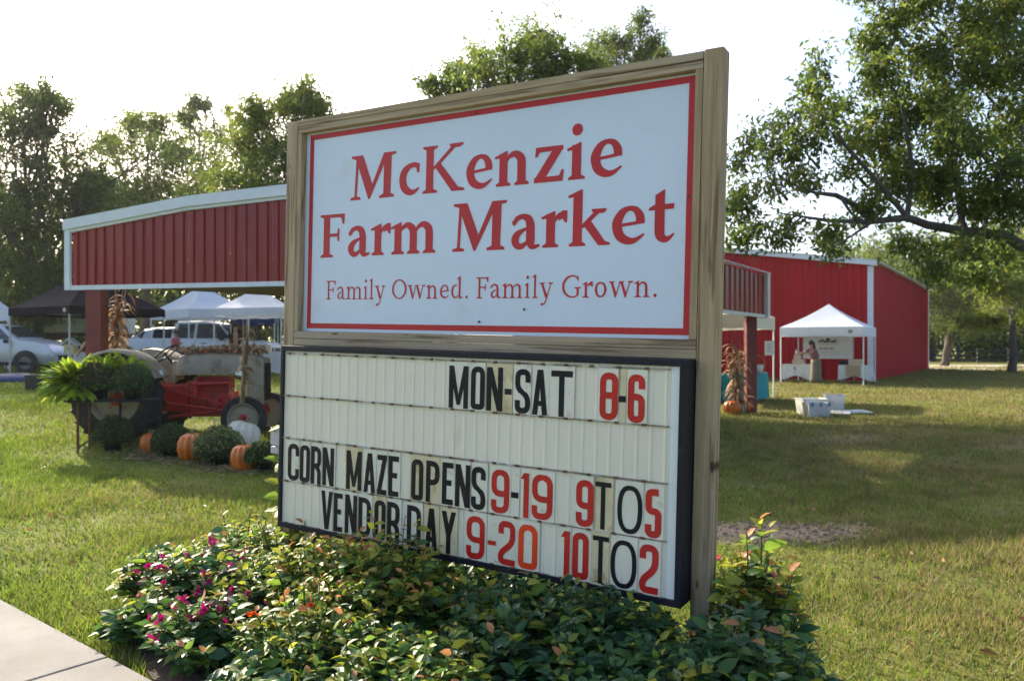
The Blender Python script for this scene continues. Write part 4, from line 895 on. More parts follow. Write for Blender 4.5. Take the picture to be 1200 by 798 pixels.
# ------------------------------------------------------------------ pop-up tents
def tent(label, cs, hv=1.88, vh=.34, rise=1.0, canvas='canvas_white', leg='tent_leg', group='pop-up tents', emblem=None, legs=(0, 1, 2, 3), name='popup_tent', sag=.0, slope_out=0):
    """cs: four plan corners in order"""
    cen = sum((Vector(c) for c in cs), Vector((0, 0)))/4; g0 = gh(*cen); root = empty(name, (cen.x, cen.y, g0), label=label, cat='tent', group=group)
    Q = [Vector(c)-cen for c in cs]; top = hv+vh; mb = MB(); n = 8
    for i in range(4):
        a, b = Q[i], Q[(i+1) % 4]; vs = []; 
        for k in range(n+1):
            t = k/n; zt = top+rise*(1-(1-t)**1.0)*(t**.18 if t else 0)*1.0 if 0 else top+rise*(.78*t+.22*t**2.4)
            for j in range(5):
                s_ = j/4; p = a.lerp(b, s_)*(1-t); vs.append((p.x, p.y, zt-.05*math.sin(PI*s_)*math.sin(PI*min(1, t*1.3))*(1-t)))
        mb.add(vs, [(k*5+j, k*5+j+1, k*5+j+6, k*5+j+5) for k in range(n) for j in range(4)])
    mb.build('canopy', M[canvas], root, smooth=False, fix=False)
    mb = MB()
    for i in range(4):
        a, b = Q[i]*1.004, Q[(i+1) % 4]*1.004; vs = []
        for j in range(13):
            s_ = j/12; p = a.lerp(b, s_); wv = 1+.004*math.sin(j*2.3); vs += [(p.x, p.y, top+.002), (p.x*wv, p.y*wv, hv+.025*abs(math.sin(s_*PI*1))*0+.012*math.sin(j*1.7))]
        mb.add(vs, [(2*j, 2*j+2, 2*j+3, 2*j+1) for j in range(12)])
    mb.build('valance', M[canvas], root, fix=False)
    for i in legs:
        q = Q[i]*.985; gz = gh(q.x+cen.x, q.y+cen.y)-g0; mb = MB(); mb.b2((q.x-.018, q.y-.018, gz), (q.x+.018, q.y+.018, top-.05)); mb.b2((q.x-.05, q.y-.05, gz), (q.x+.05, q.y+.05, gz+.012)); mb.build('leg', M[leg], root)
    mb = MB()
    for i in range(4):
        a, b = Q[i]*.98, Q[(i+1) % 4]*.98; m_ = (a+b)/2
        for p, q in ((a, m_), (m_, b)):
            mb.cyl((p.x, p.y, hv+.1), (q.x, q.y, hv-.12+.2), .011, n=5); mb.cyl((p.x, p.y, hv-.12+.2), (q.x, q.y, hv+.1), .011, n=5)
    mb.build('truss', M[leg], root)
    if emblem:
        i, s_, r = emblem; a, b = Q[i], Q[(i+1) % 4]; p = a.lerp(b, s_)*1.010; d = (b-a).normalized(); mb = MB()
        mb.add([(p.x+d.x*r*math.cos(t)*1.25, p.y+d.y*r*math.cos(t)*1.25, hv+vh*.5+r*math.sin(t)) for t in [2*PI*k/14 for k in range(14)]], [tuple(range(14))]); mb.build('emblem', M['ink_grey'] if canvas != 'canvas_black' else M['crate'], root, fix=False)
    return root
tent('white pop-up tent with two tables under it, in front of the red barn', [(10.6, 31.0), (13.18, 29.36), (14.82, 31.94), (12.24, 33.58)], hv=1.86, vh=.36, rise=.95, emblem=(0, .84, .07))
tent('cream topped tent over the teal table, beside the right pavilion post', [(6.0, 20.0), (7.5, 22.4), (5.1, 23.9), (3.6, 21.5)], hv=1.95, vh=.36, rise=.7, canvas='canvas_cream')
tent('black pop-up tent with grey legs beside the silver car', [(-11.86, 21.0), (-10.42, 23.54), (-12.96, 25.0), (-14.4, 22.44)], hv=1.80, vh=.22, rise=1.2, canvas='canvas_black', leg='tent_leg_grey', emblem=(3, .93, .06))
tent('white pop-up tent with blue tinted roof behind the black tent', [at(221, 0, 28).xy[:], at(292, 0, 28.8).xy[:], at(262, 0, 31.4).xy[:], at(176, 0, 30.6).xy[:]], hv=1.95, vh=.32, rise=1.0)
tent('white pop-up tent nearest the sign on its left, above the tractor', [at(250, 0, 24.6).xy[:], at(330, 0, 23.8).xy[:], at(352, 0, 26.6).xy[:], at(275, 0, 27.4).xy[:]], hv=1.88, vh=.24, rise=.75, legs=(0, 1, 2))
tent('navy blue pop-up tent behind the nearest white tent', [at(270, 0, 31).xy[:], at(322, 0, 31).xy[:], at(326, 0, 34).xy[:], at(277, 0, 34).xy[:]], hv=1.80, vh=.34, rise=.2, canvas='canvas_navy')
tent('white tent cut off at the left edge behind the silver car', [at(-40, 0, 30).xy[:], at(10, 0, 30).xy[:], at(6, 0, 33).xy[:], at(-45, 0, 33).xy[:]], hv=1.9, vh=.5, rise=.9)

# ------------------------------------------------------------------ people (continuous skinned bodies)
def skinned(name, verts, edges, radii, m, parent, root_i=0, sub=2):
    me = bpy.data.meshes.new(name); me.from_pydata([tuple(v) for v in verts], edges, []); me.materials.append(m)
    o = bpy.data.objects.new(name, me); C.objects.link(o); o.parent = parent
    sk = o.modifiers.new('skin', 'SKIN'); me_s = me.skin_vertices[0] if len(me.skin_vertices) else None
    if me_s is None:
        bpy.context.view_layer.objects.active = o; bpy.ops.mesh.customdata_skin_add(); me_s = me.skin_vertices[0]
    for i, r in enumerate(radii): me_s.data[i].radius = (r, r) if not isinstance(r, tuple) else r
    me_s.data[root_i].use_root = True
    s = o.modifiers.new('sub', 'SUBSURF'); s.levels = 1; s.render_levels = sub; sk.use_smooth_shade = True
    return o
def person(label, loc, rz, bend, arms, shirt, lower, hair, long_hair=False, skirt=False, H=1.66, legs_apart=.1):
    """faces +x in its own frame; bend = forward lean of the trunk (rad); arms = list of (elbow, hand) offsets from shoulder"""
    r = empty('person', loc, rz, label=label, cat='person'); s = H/1.66
    pel = Vector((0, 0, .86)); d = Vector((math.sin(bend), 0, math.cos(bend))); ch = pel+d*.28; nk = pel+d*.50; hd = nk+Vector((math.sin(bend*1.2), 0, math.cos(bend*1.2)))*.16
    V_ = [pel, ch, nk, hd-Vector((0, 0, .03)), hd+Vector((0, 0, .07))]; R_ = [(.12, .15), (.12, .16), .05, .075, .08]; Ed = [(0, 1), (1, 2), (2, 3), (3, 4)]
    shv = []
    for sd, (el, ha) in zip((-1, 1), arms):
        sh = nk+Vector((0, sd*.18, -.05)); e = sh+Vector(el); h = e+Vector(ha); b = len(V_); V_ += [sh, e, h, h+Vector(ha).normalized()*.07]; R_ += [.05, .038, .027, .03]; Ed += [(1, b), (b, b+1), (b+1, b+2), (b+2, b+3)]
        shv.append((sh, e, h))
        for f in range(4):
            hd_ = Vector(ha).normalized(); b2_ = len(V_); V_.append(h+hd_*.15+Vector((0, (f-1.5)*.02, -.01*abs(f-1.5)))); R_.append(.008); Ed.append((b+3, b2_))
        b2_ = len(V_); V_.append(h+Vector(ha).normalized()*.07+Vector((0, -sd*.05, .01))); R_.append(.009); Ed.append((b+2, b2_))
    for sd in (-1, 1):
        b = len(V_); V_ += [pel+Vector((0, sd*.09, -.06)), Vector((.02, sd*legs_apart, .46)), Vector((-.01, sd*legs_apart, .08)), Vector((.13, sd*legs_apart, .04))]; R_ += [.085, .055, .04, .035]; Ed += [(0, b), (b, b+1), (b+1, b+2), (b+2, b+3)]
    V_ = [v*s for v in V_]; skinned('body', V_, Ed, [tuple(q*s for q in (x if isinstance(x, tuple) else (x, x))) for x in R_], M['skin'], r)
    sv = [pel+d*.02, ch, nk-d*.04]; se = [(0, 1), (1, 2)]; sr = [(.15, .17), (.14, .18), (.075, .10)]
    for sh, e, h in shv: b = len(sv); sv += [sh, sh.lerp(e, .75)]; sr += [.072, .058]; se += [(1, b), (b, b+1)]
    skinned('shirt', [v*s for v in sv], se, [tuple(q*s for q in (x if isinstance(x, tuple) else (x, x))) for x in sr], M[shirt], r)
    if skirt:
        mb = MB(); mb.lathe([(.16, .92), (.18, .8), (.19, .5), (.21, .2), (.20, .07), (.17, .07)], n=18); mb.v = [(x*.95*s, y*1.1*s, z*s) for x, y, z in mb.v]; mb.build('skirt', M[lower], r, smooth=True)
    else:
        lv = [pel+Vector((0, 0, .04))]; le = []; lr = [(.135, .165)]
        for sd in (-1, 1): b = len(lv); lv += [pel+Vector((0, sd*.09, -.08)), Vector((.02, sd*legs_apart, .46)), Vector((-.01, sd*legs_apart, .10))]; lr += [.105, .075, .06]; le += [(0, b), (b, b+1), (b+1, b+2)]
        skinned('trousers', [v*s for v in lv], le, [tuple(q*s for q in (x if isinstance(x, tuple) else (x, x))) for x in lr], M[lower], r)
    mb = MB(); hc = (hd+Vector((-.015, 0, .055)))*s; mb.ell(hc, (.105*s, .092*s, .11*s), 14, 8)
    if long_hair: mb.tube([hc+Vector((-.05, 0, 0)), hc+Vector((-.10, 0, -.15))*s, hc+Vector((-.13-.1*math.sin(bend), 0, -.34))*s], [.095*s, .08*s, .04*s], 8)
    mb.build('hair', M[hair], r, smooth=True)
    mb = MB(); fx = hd*s
    mb.ell(fx+Vector((.085, 0, .015))*s, (.018, .012, .02), 6, 5)
    for sd in (-1, 1): mb.ell(fx+Vector((.07, .03*sd, .035))*s, (.012, .012, .008), 6, 4, 1)
    mb.ell(fx+Vector((.075, 0, -.03))*s, (.01, .022, .006), 6, 4, 2); mb.build('face', [M['skin'], M['ink'], M['pink']], r, smooth=True)
    return r
X_, Y_, _ = gnd(956, 450.2)
person('woman with long dark hair, mauve shirt and long olive skirt bending over a display table', (X_, Y_, 0), PI+.35, .33, [((.22, -.02, -.16), (.22, 0, .02)), ((.24, .02, -.14), (.24, 0, .03))], 'mauve', 'olive', 'hair_dark', True, True, 1.74)
person('person in dark clothes bending forward just right of the pavilion post', (*at(122, 0, 19).xy, gh(-9.9, 19)), PI-.3, .5, [((.15, -.02, -.24), (.14, 0, -.2)), ((.17, .02, -.22), (.16, 0, -.18))], 'dark_cloth', 'dark_cloth', 'hair_brown', H=1.6)
person('person in a pink shirt walking in front of the white pickup', (*at(207, 0, 29).xy, gh(-12.4, 29)), PI-.2, .08, [((.08, -.03, -.27), (.16, 0, -.14)), ((.02, .03, -.28), (.10, 0, -.2))], 'pink', 'dark_cloth', 'hair_brown', H=1.55)
person('person in dark clothes standing beyond the tractor bonnet, under the nearest white tent', (*at(276, 0, 25.5).xy, gh(-9, 25)), -1.2, .1, [((.08, -.03, -.27), (.16, 0, -.14)), ((.02, .03, -.28), (.10, 0, -.2))], 'dark_cloth', 'navy', 'hair_dark', H=1.7)

# ------------------------------------------------------------------ vendor goods on the right
def cloth_table(label, cx, cy, L_, W_, rz, h, m, drop=.45, group=None, z0=0, name='tablecloth', uneven=.08):
    root = empty('folding_table', (cx, cy, z0), rz, label=label, cat='table', group=group)
    mb = MB(); mb.b2((-L_/2, -W_/2, h-.03), (L_/2, W_/2, h)); mb.build('tabletop', M['crate'], root)
    for sx_2 in (-1, 1):
        for sy in (-1, 1): mb = MB(); mb.cyl((sx_2*(L_/2-.08), sy*(W_/2-.06), 0), (sx_2*(L_/2-.08), sy*(W_/2-.06), h-.03), .014, n=6); mb.build('leg', M['tent_leg_grey'], root)
    c = empty('x', (0, 0, 0)); bpy.data.objects.remove(c)
    mb = MB(); e = .012; per = [(-L_/2-e, -W_/2-e), (L_/2+e, -W_/2-e), (L_/2+e, W_/2+e), (-L_/2-e, W_/2+e)]; top = []; bot = []
    for i in range(4):
        a, b = Vector(per[i]), Vector(per[(i+1) % 4])
        for k in range(10):
            t = k/10; p = a.lerp(b, t); top.append((p.x, p.y, h+.006)); f = 1+.05*math.sin(k*2.1+i)+.03; bot.append((p.x*f, p.y*f, h-drop*(1+uneven*math.cos(t*2*PI)*2)+.0))
    n = len(top); mb.add(top+bot, [tuple(range(n))]+[(i, i+n, (i+1) % n+n, (i+1) % n) for i in range(n)]); o = mb.build(name, M[m], root, fix=False)
    tag(o, None)
    return root
rz0 = math.atan2(-1.64, 2.58)
X1, Y1, _ = gnd(935, 448.5); cloth_table('folding table under a pale chequered cloth left of the bending woman', X1, Y1, 1.05, .7, rz0, .74, 'cloth_check', .52)
X2, Y2, _ = gnd(1003, 449.5); cloth_table('folding table under a pale chequered cloth with burlap, right side of the white tent', X2, Y2, 1.15, .7, rz0, .72, 'cloth_check', .5)
def crate_obj(label, x, y, z, L_, W_, h, m='crate', rz=rz0, group=None):
    r = empty('crate', (x, y, z), rz, label=label, cat='crate', group=group); mb = MB(); mb.b2((-L_/2, -W_/2, 0), (L_/2, W_/2, .015)); mb.build('bottom', M[m], r)
    for k in range(3):
        z0 = .02+k*(h-.02)/3; z1 = z0+(h-.02)/3-.015
        for sy in (-1, 1): MB().b2((-L_/2, sy*W_/2-.008, z0), (L_/2, sy*W_/2+.008, z1)).build('slat', M[m], r)
        for sx_3 in (-1, 1): MB().b2((sx_3*L_/2-.008, -W_/2, z0), (sx_3*L_/2+.008, W_/2, z1)).build('slat', M[m], r)
    return r
crate_obj('pale wooden crate of goods on the right chequered table', X2+.0, Y2-.02, .731, .5, .36, .24)
crate_obj('wooden tiered crate on the left chequered table', X1+.02, Y1-.05, .751, .42, .34, .2)
crate_obj('small upper wooden crate of the tiered display, left chequered table', X1-.0, Y1+.02, .955, .26, .2, .17)
for k, (dx, dz, nm, lb) in enumerate(((-.06, 1.13, 'white', 'white bottle on top of the tiered crates'), (.10, 1.13, 'white', 'white jar beside the bottle on the tiered crates'))):
    mb = MB(); mb.lathe([(.035, 0), (.045, .02), (.045, .13), (.02, .17), (.018, .22), (.022, .23)] if k == 0 else [(.04, 0), (.045, .01), (.045, .09), (.03, .1)], n=10); o = mb.build('bottle' if k == 0 else 'jar', M['paper'], smooth=True); o.location = (X1+dx, Y1+.02, dz); tag(o, lb, 'bottle' if k == 0 else 'jar')
mb = MB(); mb.b2((-.27, -.372, .30), (.27, -.362, .728)); mb.b2((-.27, -.37, .728), (.27, .0, .734)); o = mb.build('burlap_runner', M['burlap']); o.location = (X2-.05, Y2, 0); o.rotation_euler = (0, 0, rz0); tag(o, 'burlap runner hanging over the front of the right chequered table', 'table runner')
mb = MB(); mb.b2((-.22, -.372, .52), (.22, -.362, .748)); mb.b2((-.22, -.37, .7485), (.22, .1, .753)); o = mb.build('burlap_runner', M['burlap']); o.location = (X1+.02, Y1, 0); o.rotation_euler = (0, 0, rz0); tag(o, 'burlap square under the tiered crates on the left chequered table', 'table runner')
# banner with a black printed emblem
ban = empty('banner', (13.25, 32.9, 0), rz0, label='pale hanging banner printed with a black farm emblem, at the back of the white tent', cat='banner')
mb = MB(); W2 = .98; vs = []
for j in range(13):
    x = -W2+2*W2*j/12; y = .012*math.sin(j*1.3); vs += [(x, y, .95), (x, y, 1.88)]
mb.add(vs, [(2*j, 2*j+2, 2*j+3, 2*j+1) for j in range(12)]); mb.build('cloth', M['banner'], ban, fix=False)
mb = MB(); rb = random.Random(3)
def bp(x, z, w_, h, m=0): mb.b2((x-w_/2, -.024, z-h/2), (x+w_/2, -.020, z+h/2), m)
for k in range(9): bp(-.3+k*.075, 1.70+.04*math.sin(k*1.7), .06, .05+.05*rb.random())
bp(0, 1.66, .8, .03); bp(0, 1.77, .12, .08)
for k in range(10): bp(-.34+k*.075, 1.57, .045, .022, 1)
for k in range(9): mb.add([(-.30+k*.07+.03*math.cos(t), -.022, 1.38+.055*math.sin(t*1.0+k)) for t in (0, 1.6, 3.1, 4.6)], [(0, 1, 2, 3)])
for k in range(14): bp(-.5+k*.075, 1.24, .05, .016, 1)
for k in range(10): bp(-.36+k*.075, 1.12, .04, .014, 1)
mb.build('print', [M['ink'], M['ink_grey']], ban)
for sx_4 in (-1, 1): MB().cyl((sx_4*1.0, .03, 0), (sx_4*1.0, .03, 1.95), .012, n=6).build('pole', M['tent_leg_grey'], ban)
# dark folding chairs
def folding_chair(label, x, y, rz, z=0):
    r = empty('folding_chair', (x, y, z), rz, label=label, cat='chair'); m = M['dark_cloth']
    MB().b2((-.22, -.2, .42), (.22, .2, .45)).build('seat', m, r); MB().b2((-.22, .2, .6), (.22, .23, .88)).build('backrest', m, r)
    for sx_5 in (-1, 1):
        MB().cyl((sx_5*.23, -.22, 0), (sx_5*.23, .22, .9), .012, n=6).build('leg', M['dark_iron'], r); MB().cyl((sx_5*.23, .2, 0), (sx_5*.23, -.15, .44), .012, n=6).build('leg', M['dark_iron'], r)
folding_chair('dark folding chair just right of the bending woman', 12.55, 32.2, .3); folding_chair('dark folding chair behind the right chequered table', 13.5, 31.7, -.2)
# storage tubs on the lawn
def tub(label, px, py, L_, W_, h, m, rz=0, lid=None, name='storage_tub'):
    x, y, _ = gnd(px, py); r = empty(name, (x, y, 0), rz, label=label, cat='storage tub'); secs = []
    mb = MB(); o = [(-1, -1), (1, -1), (1, 1), (-1, 1)]
    for z, f in ((0, .84), (h*.95, .98), (h*.95, 1.03), (h, 1.03), (h, .96), (.02, .80)): secs.append([(a*L_/2*f, b*W_/2*f, z) for a, b in o])
    mb.loft(secs); mb.build('shell', m, r, bevel=.008)
    return r
tub('round cornered white tub, left one of the three on the lawn', 951, 486, .56, .46, .36, M['plastic_white'], .1)
t2 = tub('clear plastic tote with blue latches standing in front of the white tubs', 957, 488.5, .50, .36, .30, M['plastic_clear'], .05)
for sx_6 in (-.2, -.02, .16): MB().b2((sx_6, -.197, .23), (sx_6+.06, -.185, .32)).build('latch', M['plastic_blue'], t2, bevel=.004)
MB().b2((-.18, -.12, .02), (.18, .12, .22)).build('contents', M['mauve'], t2, bevel=.03)
tub('tall white tub standing behind the clear tote', 977, 483, .42, .4, .40, M['plastic_clear'], -.2)
x, y, _ = gnd(999, 484.5); o = MB().b2((-.36, -.22, 0), (.36, .22, .03)).build('tub_lid', M['plastic_white'], bevel=.01); o.location = (x, y, .03); o.rotation_euler = (.04, 0, .1); tag(o, 'white plastic lid lying flat on the grass right of the tubs', 'lid')
x, y, _ = gnd(982, 485.5); o = MB().b2((-.26, -.18, 0), (.26, .18, .025)).build('tub_lid', M['plastic_clear'], bevel=.01); o.location = (x, y, .03); o.rotation_euler = (.1, 0, -.5); tag(o, 'smaller tilted lid leaning close to the white tubs', 'lid')
# teal table and goods by the right pavilion post
tt = Vector((6.0, 20.0)).lerp(Vector((7.5, 22.4)), .45); ra = math.atan2(2.4, 1.5)
cloth_table('table under a teal cloth to the ground beside the right pavilion post', tt.x-.35, tt.y+.25, 2.1, .7, ra, .74, 'teal', .70, uneven=.0)
cloth_table('table under a dark blue cloth left of the right pavilion post', 5.15, 21.2, 1.2, .7, -.3, .74, 'navy', .68, uneven=0)
def basket(label, x, y, z, r=.16, h=.18):
    o = empty('basket', (x, y, z), label=label, cat='basket'); MB().lathe([(r*.8, 0), (r, h*.6), (r*1.05, h), (r*.95, h), (r*.75, .02)], n=14).build('bowl', M['wicker'], o, smooth=True)
    MB().tube([(-r, 0, h*.9), (-r*.8, 0, h*1.7), (0, 0, h*2.1), (r*.8, 0, h*1.7), (r, 0, h*.9)], .012, 6).build('handle', M['wicker'], o)
basket('brown wicker basket with hoop handle on the teal table near the tent leg', tt.x+.15, tt.y+.75, .75, .2, .24); basket('low wicker basket on the teal table beside the post', tt.x-.28, tt.y+.2, .75, .2, .2)
mb = MB(); mb.lathe([(.10, 0), (.13, .22), (.12, .22), (.09, .02)], n=12); o = mb.build('pail', M['plastic_white'], smooth=True); o.location = (tt.x+.0, tt.y+.15, .75); tag(o, 'white pail between the baskets on the teal table', 'pail')
mb = MB()
bk = empty('display_grid', (tt.x+.15, tt.y+1.2, 0), ra+.35, label='dark wire display grid standing behind the teal table', cat='display grid')
for k in range(9): mb.cyl((-1.0, 0, .5+k*.17), (1.0, 0, .5+k*.17), .006, n=4)
for k in range(11): mb.cyl((-1+k*.2, .008, 0), (-1+k*.2, .008, 1.9), .006, n=4)
mb.build('wire', M['post_red'], bk)
n_ = empty('paper_notice', (7.27, 22.1, 1.42), .2, label='pale paper notice hung beside the leg of the cream tent', cat='notice'); MB().b2((-.16, -.006, -.19), (.12, .006, .21)).build('sheet', M['paper'], n_); mb = MB()
for k in range(5): mb.b2((-.10, -.0095, .12-k*.055), (.06-(k % 2)*.05, -.0075, .135-k*.055))
mb.build('print', M['ink_grey'], n_)

# ------------------------------------------------------------------ pumpkins, mums, fern, corn stalks
def pumpkin(label, px, py, w_, h, m='pumpkin', Y=None, group=None, tilt=0, xy=None):
    if xy: x, y = xy; z = gh(x, y)
    else: x, y, z = gnd(px, py)
    r = empty('pumpkin', (x, y, z), label=label, cat='pumpkin', group=group); r.rotation_euler = (tilt, tilt*.6, rnd.random()*3)
    pr_ = [(.02, .06), (.35, .01), (.62, .05), (.88, .2), (1.0, .45), (.96, .68), (.78, .88), (.45, .98), (.2, .96), (.05, .90)]
    mb = MB(); mb.lathe([(a*w_/2, b*h) for a, b in pr_], n=60, rib=.19, nrib=11); mb.build('shell', M[m], r, smooth=True)
    MB().tube([(0, 0, h*.88), (.005, 0, h*1.0), (.02, .01, h*1.12)], [.022, .016, .018], 7).build('stem', M['stem'], r, smooth=True)
pumpkin('orange pumpkin half hidden between the potted mum and the dark round mum', 178, 531, .29, .28)
pumpkin('tall orange pumpkin between two round mums, in front of the tractor', 226, 541, .36, .37)
pumpkin('bright orange pumpkin nearest the sign, in front of the tractor wheel', 286, 552, .30, .32)
pumpkin('large white ribbed pumpkin leaning against the tractor front wheel', 279, 528, .46, .42, 'pumpkin_white', tilt=.25)
pumpkin('orange pumpkin left of the white one below the dry corn stalks', 858, 485.5, .36, .30)
pumpkin('white pumpkin between two orange ones, right of the sign', 866, 484, .30, .30, 'pumpkin_white')
pumpkin('orange pumpkin right of the white one against the pavilion post, right of the sign', 872, 483, .32, .28)
def mum(label, px, py, R, H, pot=True, flower='mum_l', fl=.35, pr=None, xyz=None, name='potted_mum', dens=1.0, dark=.5):
    if xyz: x, y, z = xyz
    else: x, y, z = gnd(px, py)
    r = empty(name, (x, y, z), label=label, cat='plant'); ph = .16 if pot else .05
    if pot: MB().lathe([(R*.42, 0), (R*.55, ph), (R*.58, ph), (R*.58, ph+.02), (R*.5, ph+.02)], n=16).build('pot', M['pot'], r, smooth=True)
    n = int(3200*dens); d = nr.normal(size=(n, 3)); d[:, 2] = np.abs(d[:, 2])*1.0-.25; d /= np.linalg.norm(d, axis=1, keepdims=True)
    rad = np.array([R, R, H-ph])*.98; q = (1-nr.random(n)**2*.35)[:, None]; lump = (1+.06*np.sin(d[:, 0]*9+px)*np.sin(d[:, 1]*8))[:, None]; P = d*rad*q*lump; P[:, 2] += ph+.08*(H-ph)+(H-ph)*.02
    P[:, 2] = np.maximum(P[:, 2], .02)
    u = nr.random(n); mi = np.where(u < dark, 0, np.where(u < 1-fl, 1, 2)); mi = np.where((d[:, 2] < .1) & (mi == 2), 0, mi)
    D_ = d+nr.normal(size=(n, 3))*.6
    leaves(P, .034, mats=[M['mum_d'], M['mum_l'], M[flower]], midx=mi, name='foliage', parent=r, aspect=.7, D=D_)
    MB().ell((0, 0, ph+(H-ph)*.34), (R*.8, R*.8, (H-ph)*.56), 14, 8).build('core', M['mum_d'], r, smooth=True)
    return r
mum('dark green mum in a black pot below the plant shelf', 133, 528, .26, .46)
mum('round dark green mum between two orange pumpkins', 201, 537, .24, .43, fl=.1, dark=.65)
mum('large round mum with yellow green buds, in front of the tractor', 257, 546, .30, .46, flower='mum_y', fl=.35, dark=.35)
mum('small round mum beside the grey outlet box at the sign', 309, 553, .21, .34, flower='mum_y', fl=.2, dark=.45)
# shelf with plants behind the tractor wheel
SY_ = 10.75; sz = EYE-62.5/FPX*SY_; sx0 = (84-600)/FPX*SY_; sx1 = (181-600)/FPX*SY_
g_ = gh(sx0, SY_)
shf = empty('plant_shelf', ((sx0+sx1)/2, SY_, g_), label='black metal carry shelf with fern and mums behind the tractor wheel', cat='shelf'); hl = (sx1-sx0)/2
mb = MB(); mb.b2((-hl, -.2, sz-g_-.03), (hl, .22, sz-g_)); mb.build('shelf_board', M['black_metal'], shf)
for lx, ly in ((-hl+.14, -.1), (-hl+.14, .2), (.02, .16), (hl-.02, .2)): MB().cyl((lx, ly, 0), (lx, ly, sz-g_-.03), .018, n=6).build('leg', M['rust' if lx < 0 else 'black_metal'], shf)
mum('mum with reddish brown blooms on the shelf, beside the fern', 112, 0, .30, .46, flower='mum_r', fl=.35, xyz=((113-600)/FPX*SY_, SY_, sz+.002), dark=.45)
mum('mum with pale pinkish blooms on the shelf, right end above the tractor wheel', 158, 0, .25, .45, flower='mum_l', fl=.4, xyz=((157-600)/FPX*SY_, SY_-.02, sz+.002), dark=.45)
def fern(label, x, y, z, nf, L_, m1, m2, seed, az=None):
    rg = np.random.default_rng(seed); r = empty('fern', (x, y, z), label=label, cat='plant'); MB().lathe([(.10, 0), (.14, .2), (.15, .2), (.12, .21)], n=14).build('pot', M['pot'], r, smooth=True)
    V = []; MI = []; mb = MB()
    for f in range(nf):
        a = rg.uniform(*(az or (0, 2*PI))); el = rg.uniform(.1, 1.35); l = L_*rg.uniform(.6, 1.1); dr = np.array([math.cos(a)*math.cos(el), math.sin(a)*math.cos(el), math.sin(el)])
        p = np.array([0, 0, .2]); pts_ = [p.copy()]; nseg = 14
        for k in range(nseg): p = p+dr*l/nseg; dr = dr+np.array([0, 0, -.085])+rg.normal(size=3)*.05; dr /= np.linalg.norm(dr); pts_.append(p.copy())
        mb.tube(pts_, .003, 3, caps=False)
        mi = 0 if rg.random() < .62 else 1
        for k in range(2, nseg*2):
            t = k/(nseg*2); i = int(t*nseg); q = pts_[i]+(pts_[i+1]-pts_[i])*(t*nseg-i); d = pts_[i+1]-pts_[i]; d /= np.linalg.norm(d); s = np.cross(d, [0, 0, 1.0]); s /= np.linalg.norm(s)+1e-9
            wl_ = .062*math.sin(PI*min(1, t*.9+.12))**.5*L_/.55*rg.uniform(.8, 1.2)
            for sg in (-1, 1):
                tip = q+s*sg*wl_+d*wl_*.35+np.array([0, 0, -.012]); V += [q-d*.014, tip, q+d*.018]; MI.append(mi)
    V = np.array(V); npmesh('fronds', V, np.arange(len(V)).reshape(-1, 3), [M[m1], M[m2]], MI, r); mb.build('stalks', M['fern_d'], r)
fern('large bright yellow green fern spilling off the left end of the shelf', (88-600)/FPX*SY_, SY_, sz-.05, 330, .52, 'fern', 'fern_d', 3)
fern('smaller green fern between the mums at the back of the shelf', (140-600)/FPX*SY_, SY_+.18, sz+.12, 90, .38, 'fern', 'fern_d', 4)
fern('yellow green fern at the back of the shelf beside the pavilion post', (108-600)/FPX*SY_, SY_+.2, sz+.1, 100, .45, 'fern', 'fern_d', 5)
# dark stick leaning out of the potted mum
a = Vector(gnd(90, 527)); mb = MB(); mb.tube([a+Vector((0, 0, .01)), a+Vector((.13, .12, .13)), a+Vector((.26, .25, .33))], [.012, .014, .016], 6); tag(mb.build('garden_stick', M['dark_iron']), 'dark stick leaning on the ground left of the potted mum', 'stick')
# straw strip under the pumpkins
mb = MB(); sp = [(-5.25, 11.2), (-4.6, 11.35), (-3.9, 11.1), (-3.1, 10.9), (-2.9, 10.0), (-2.95, 9.2), (-3.25, 9.25), (-3.5, 9.5), (-3.7, 9.42), (-4.0, 9.8), (-4.25, 10.2), (-4.6, 10.25), (-4.9, 10.6), (-5.2, 10.75)]
mb.add([(x, y, gh(x, y)+.02) for x, y in sp], [tuple(range(len(sp)))]); tag(mb.build('straw', M['straw']), 'thin straw spread under the pumpkins and mums', 'straw', kind='stuff')
n_s = 1500; tq = nr.random(n_s); cxs = -5.2+2.2*tq+nr.normal(size=n_s)*.18; cys = 10.9-1.55*tq+nr.normal(size=n_s)*.30; Ps = np.stack([cxs, cys, vgh(cxs, cys)+.03+.015*nr.random(n_s)], 1); Ds = nr.normal(size=(n_s, 3)); Ds[:, 2] *= .12
o = leaves(Ps, .12, mats=[M['corn'], M['straw']], midx=nr.integers(0, 2, n_s), name='straw', aspect=.09, D=Ds); tag(o, 'loose straw strands around the pumpkins and mums', 'straw', kind='stuff')
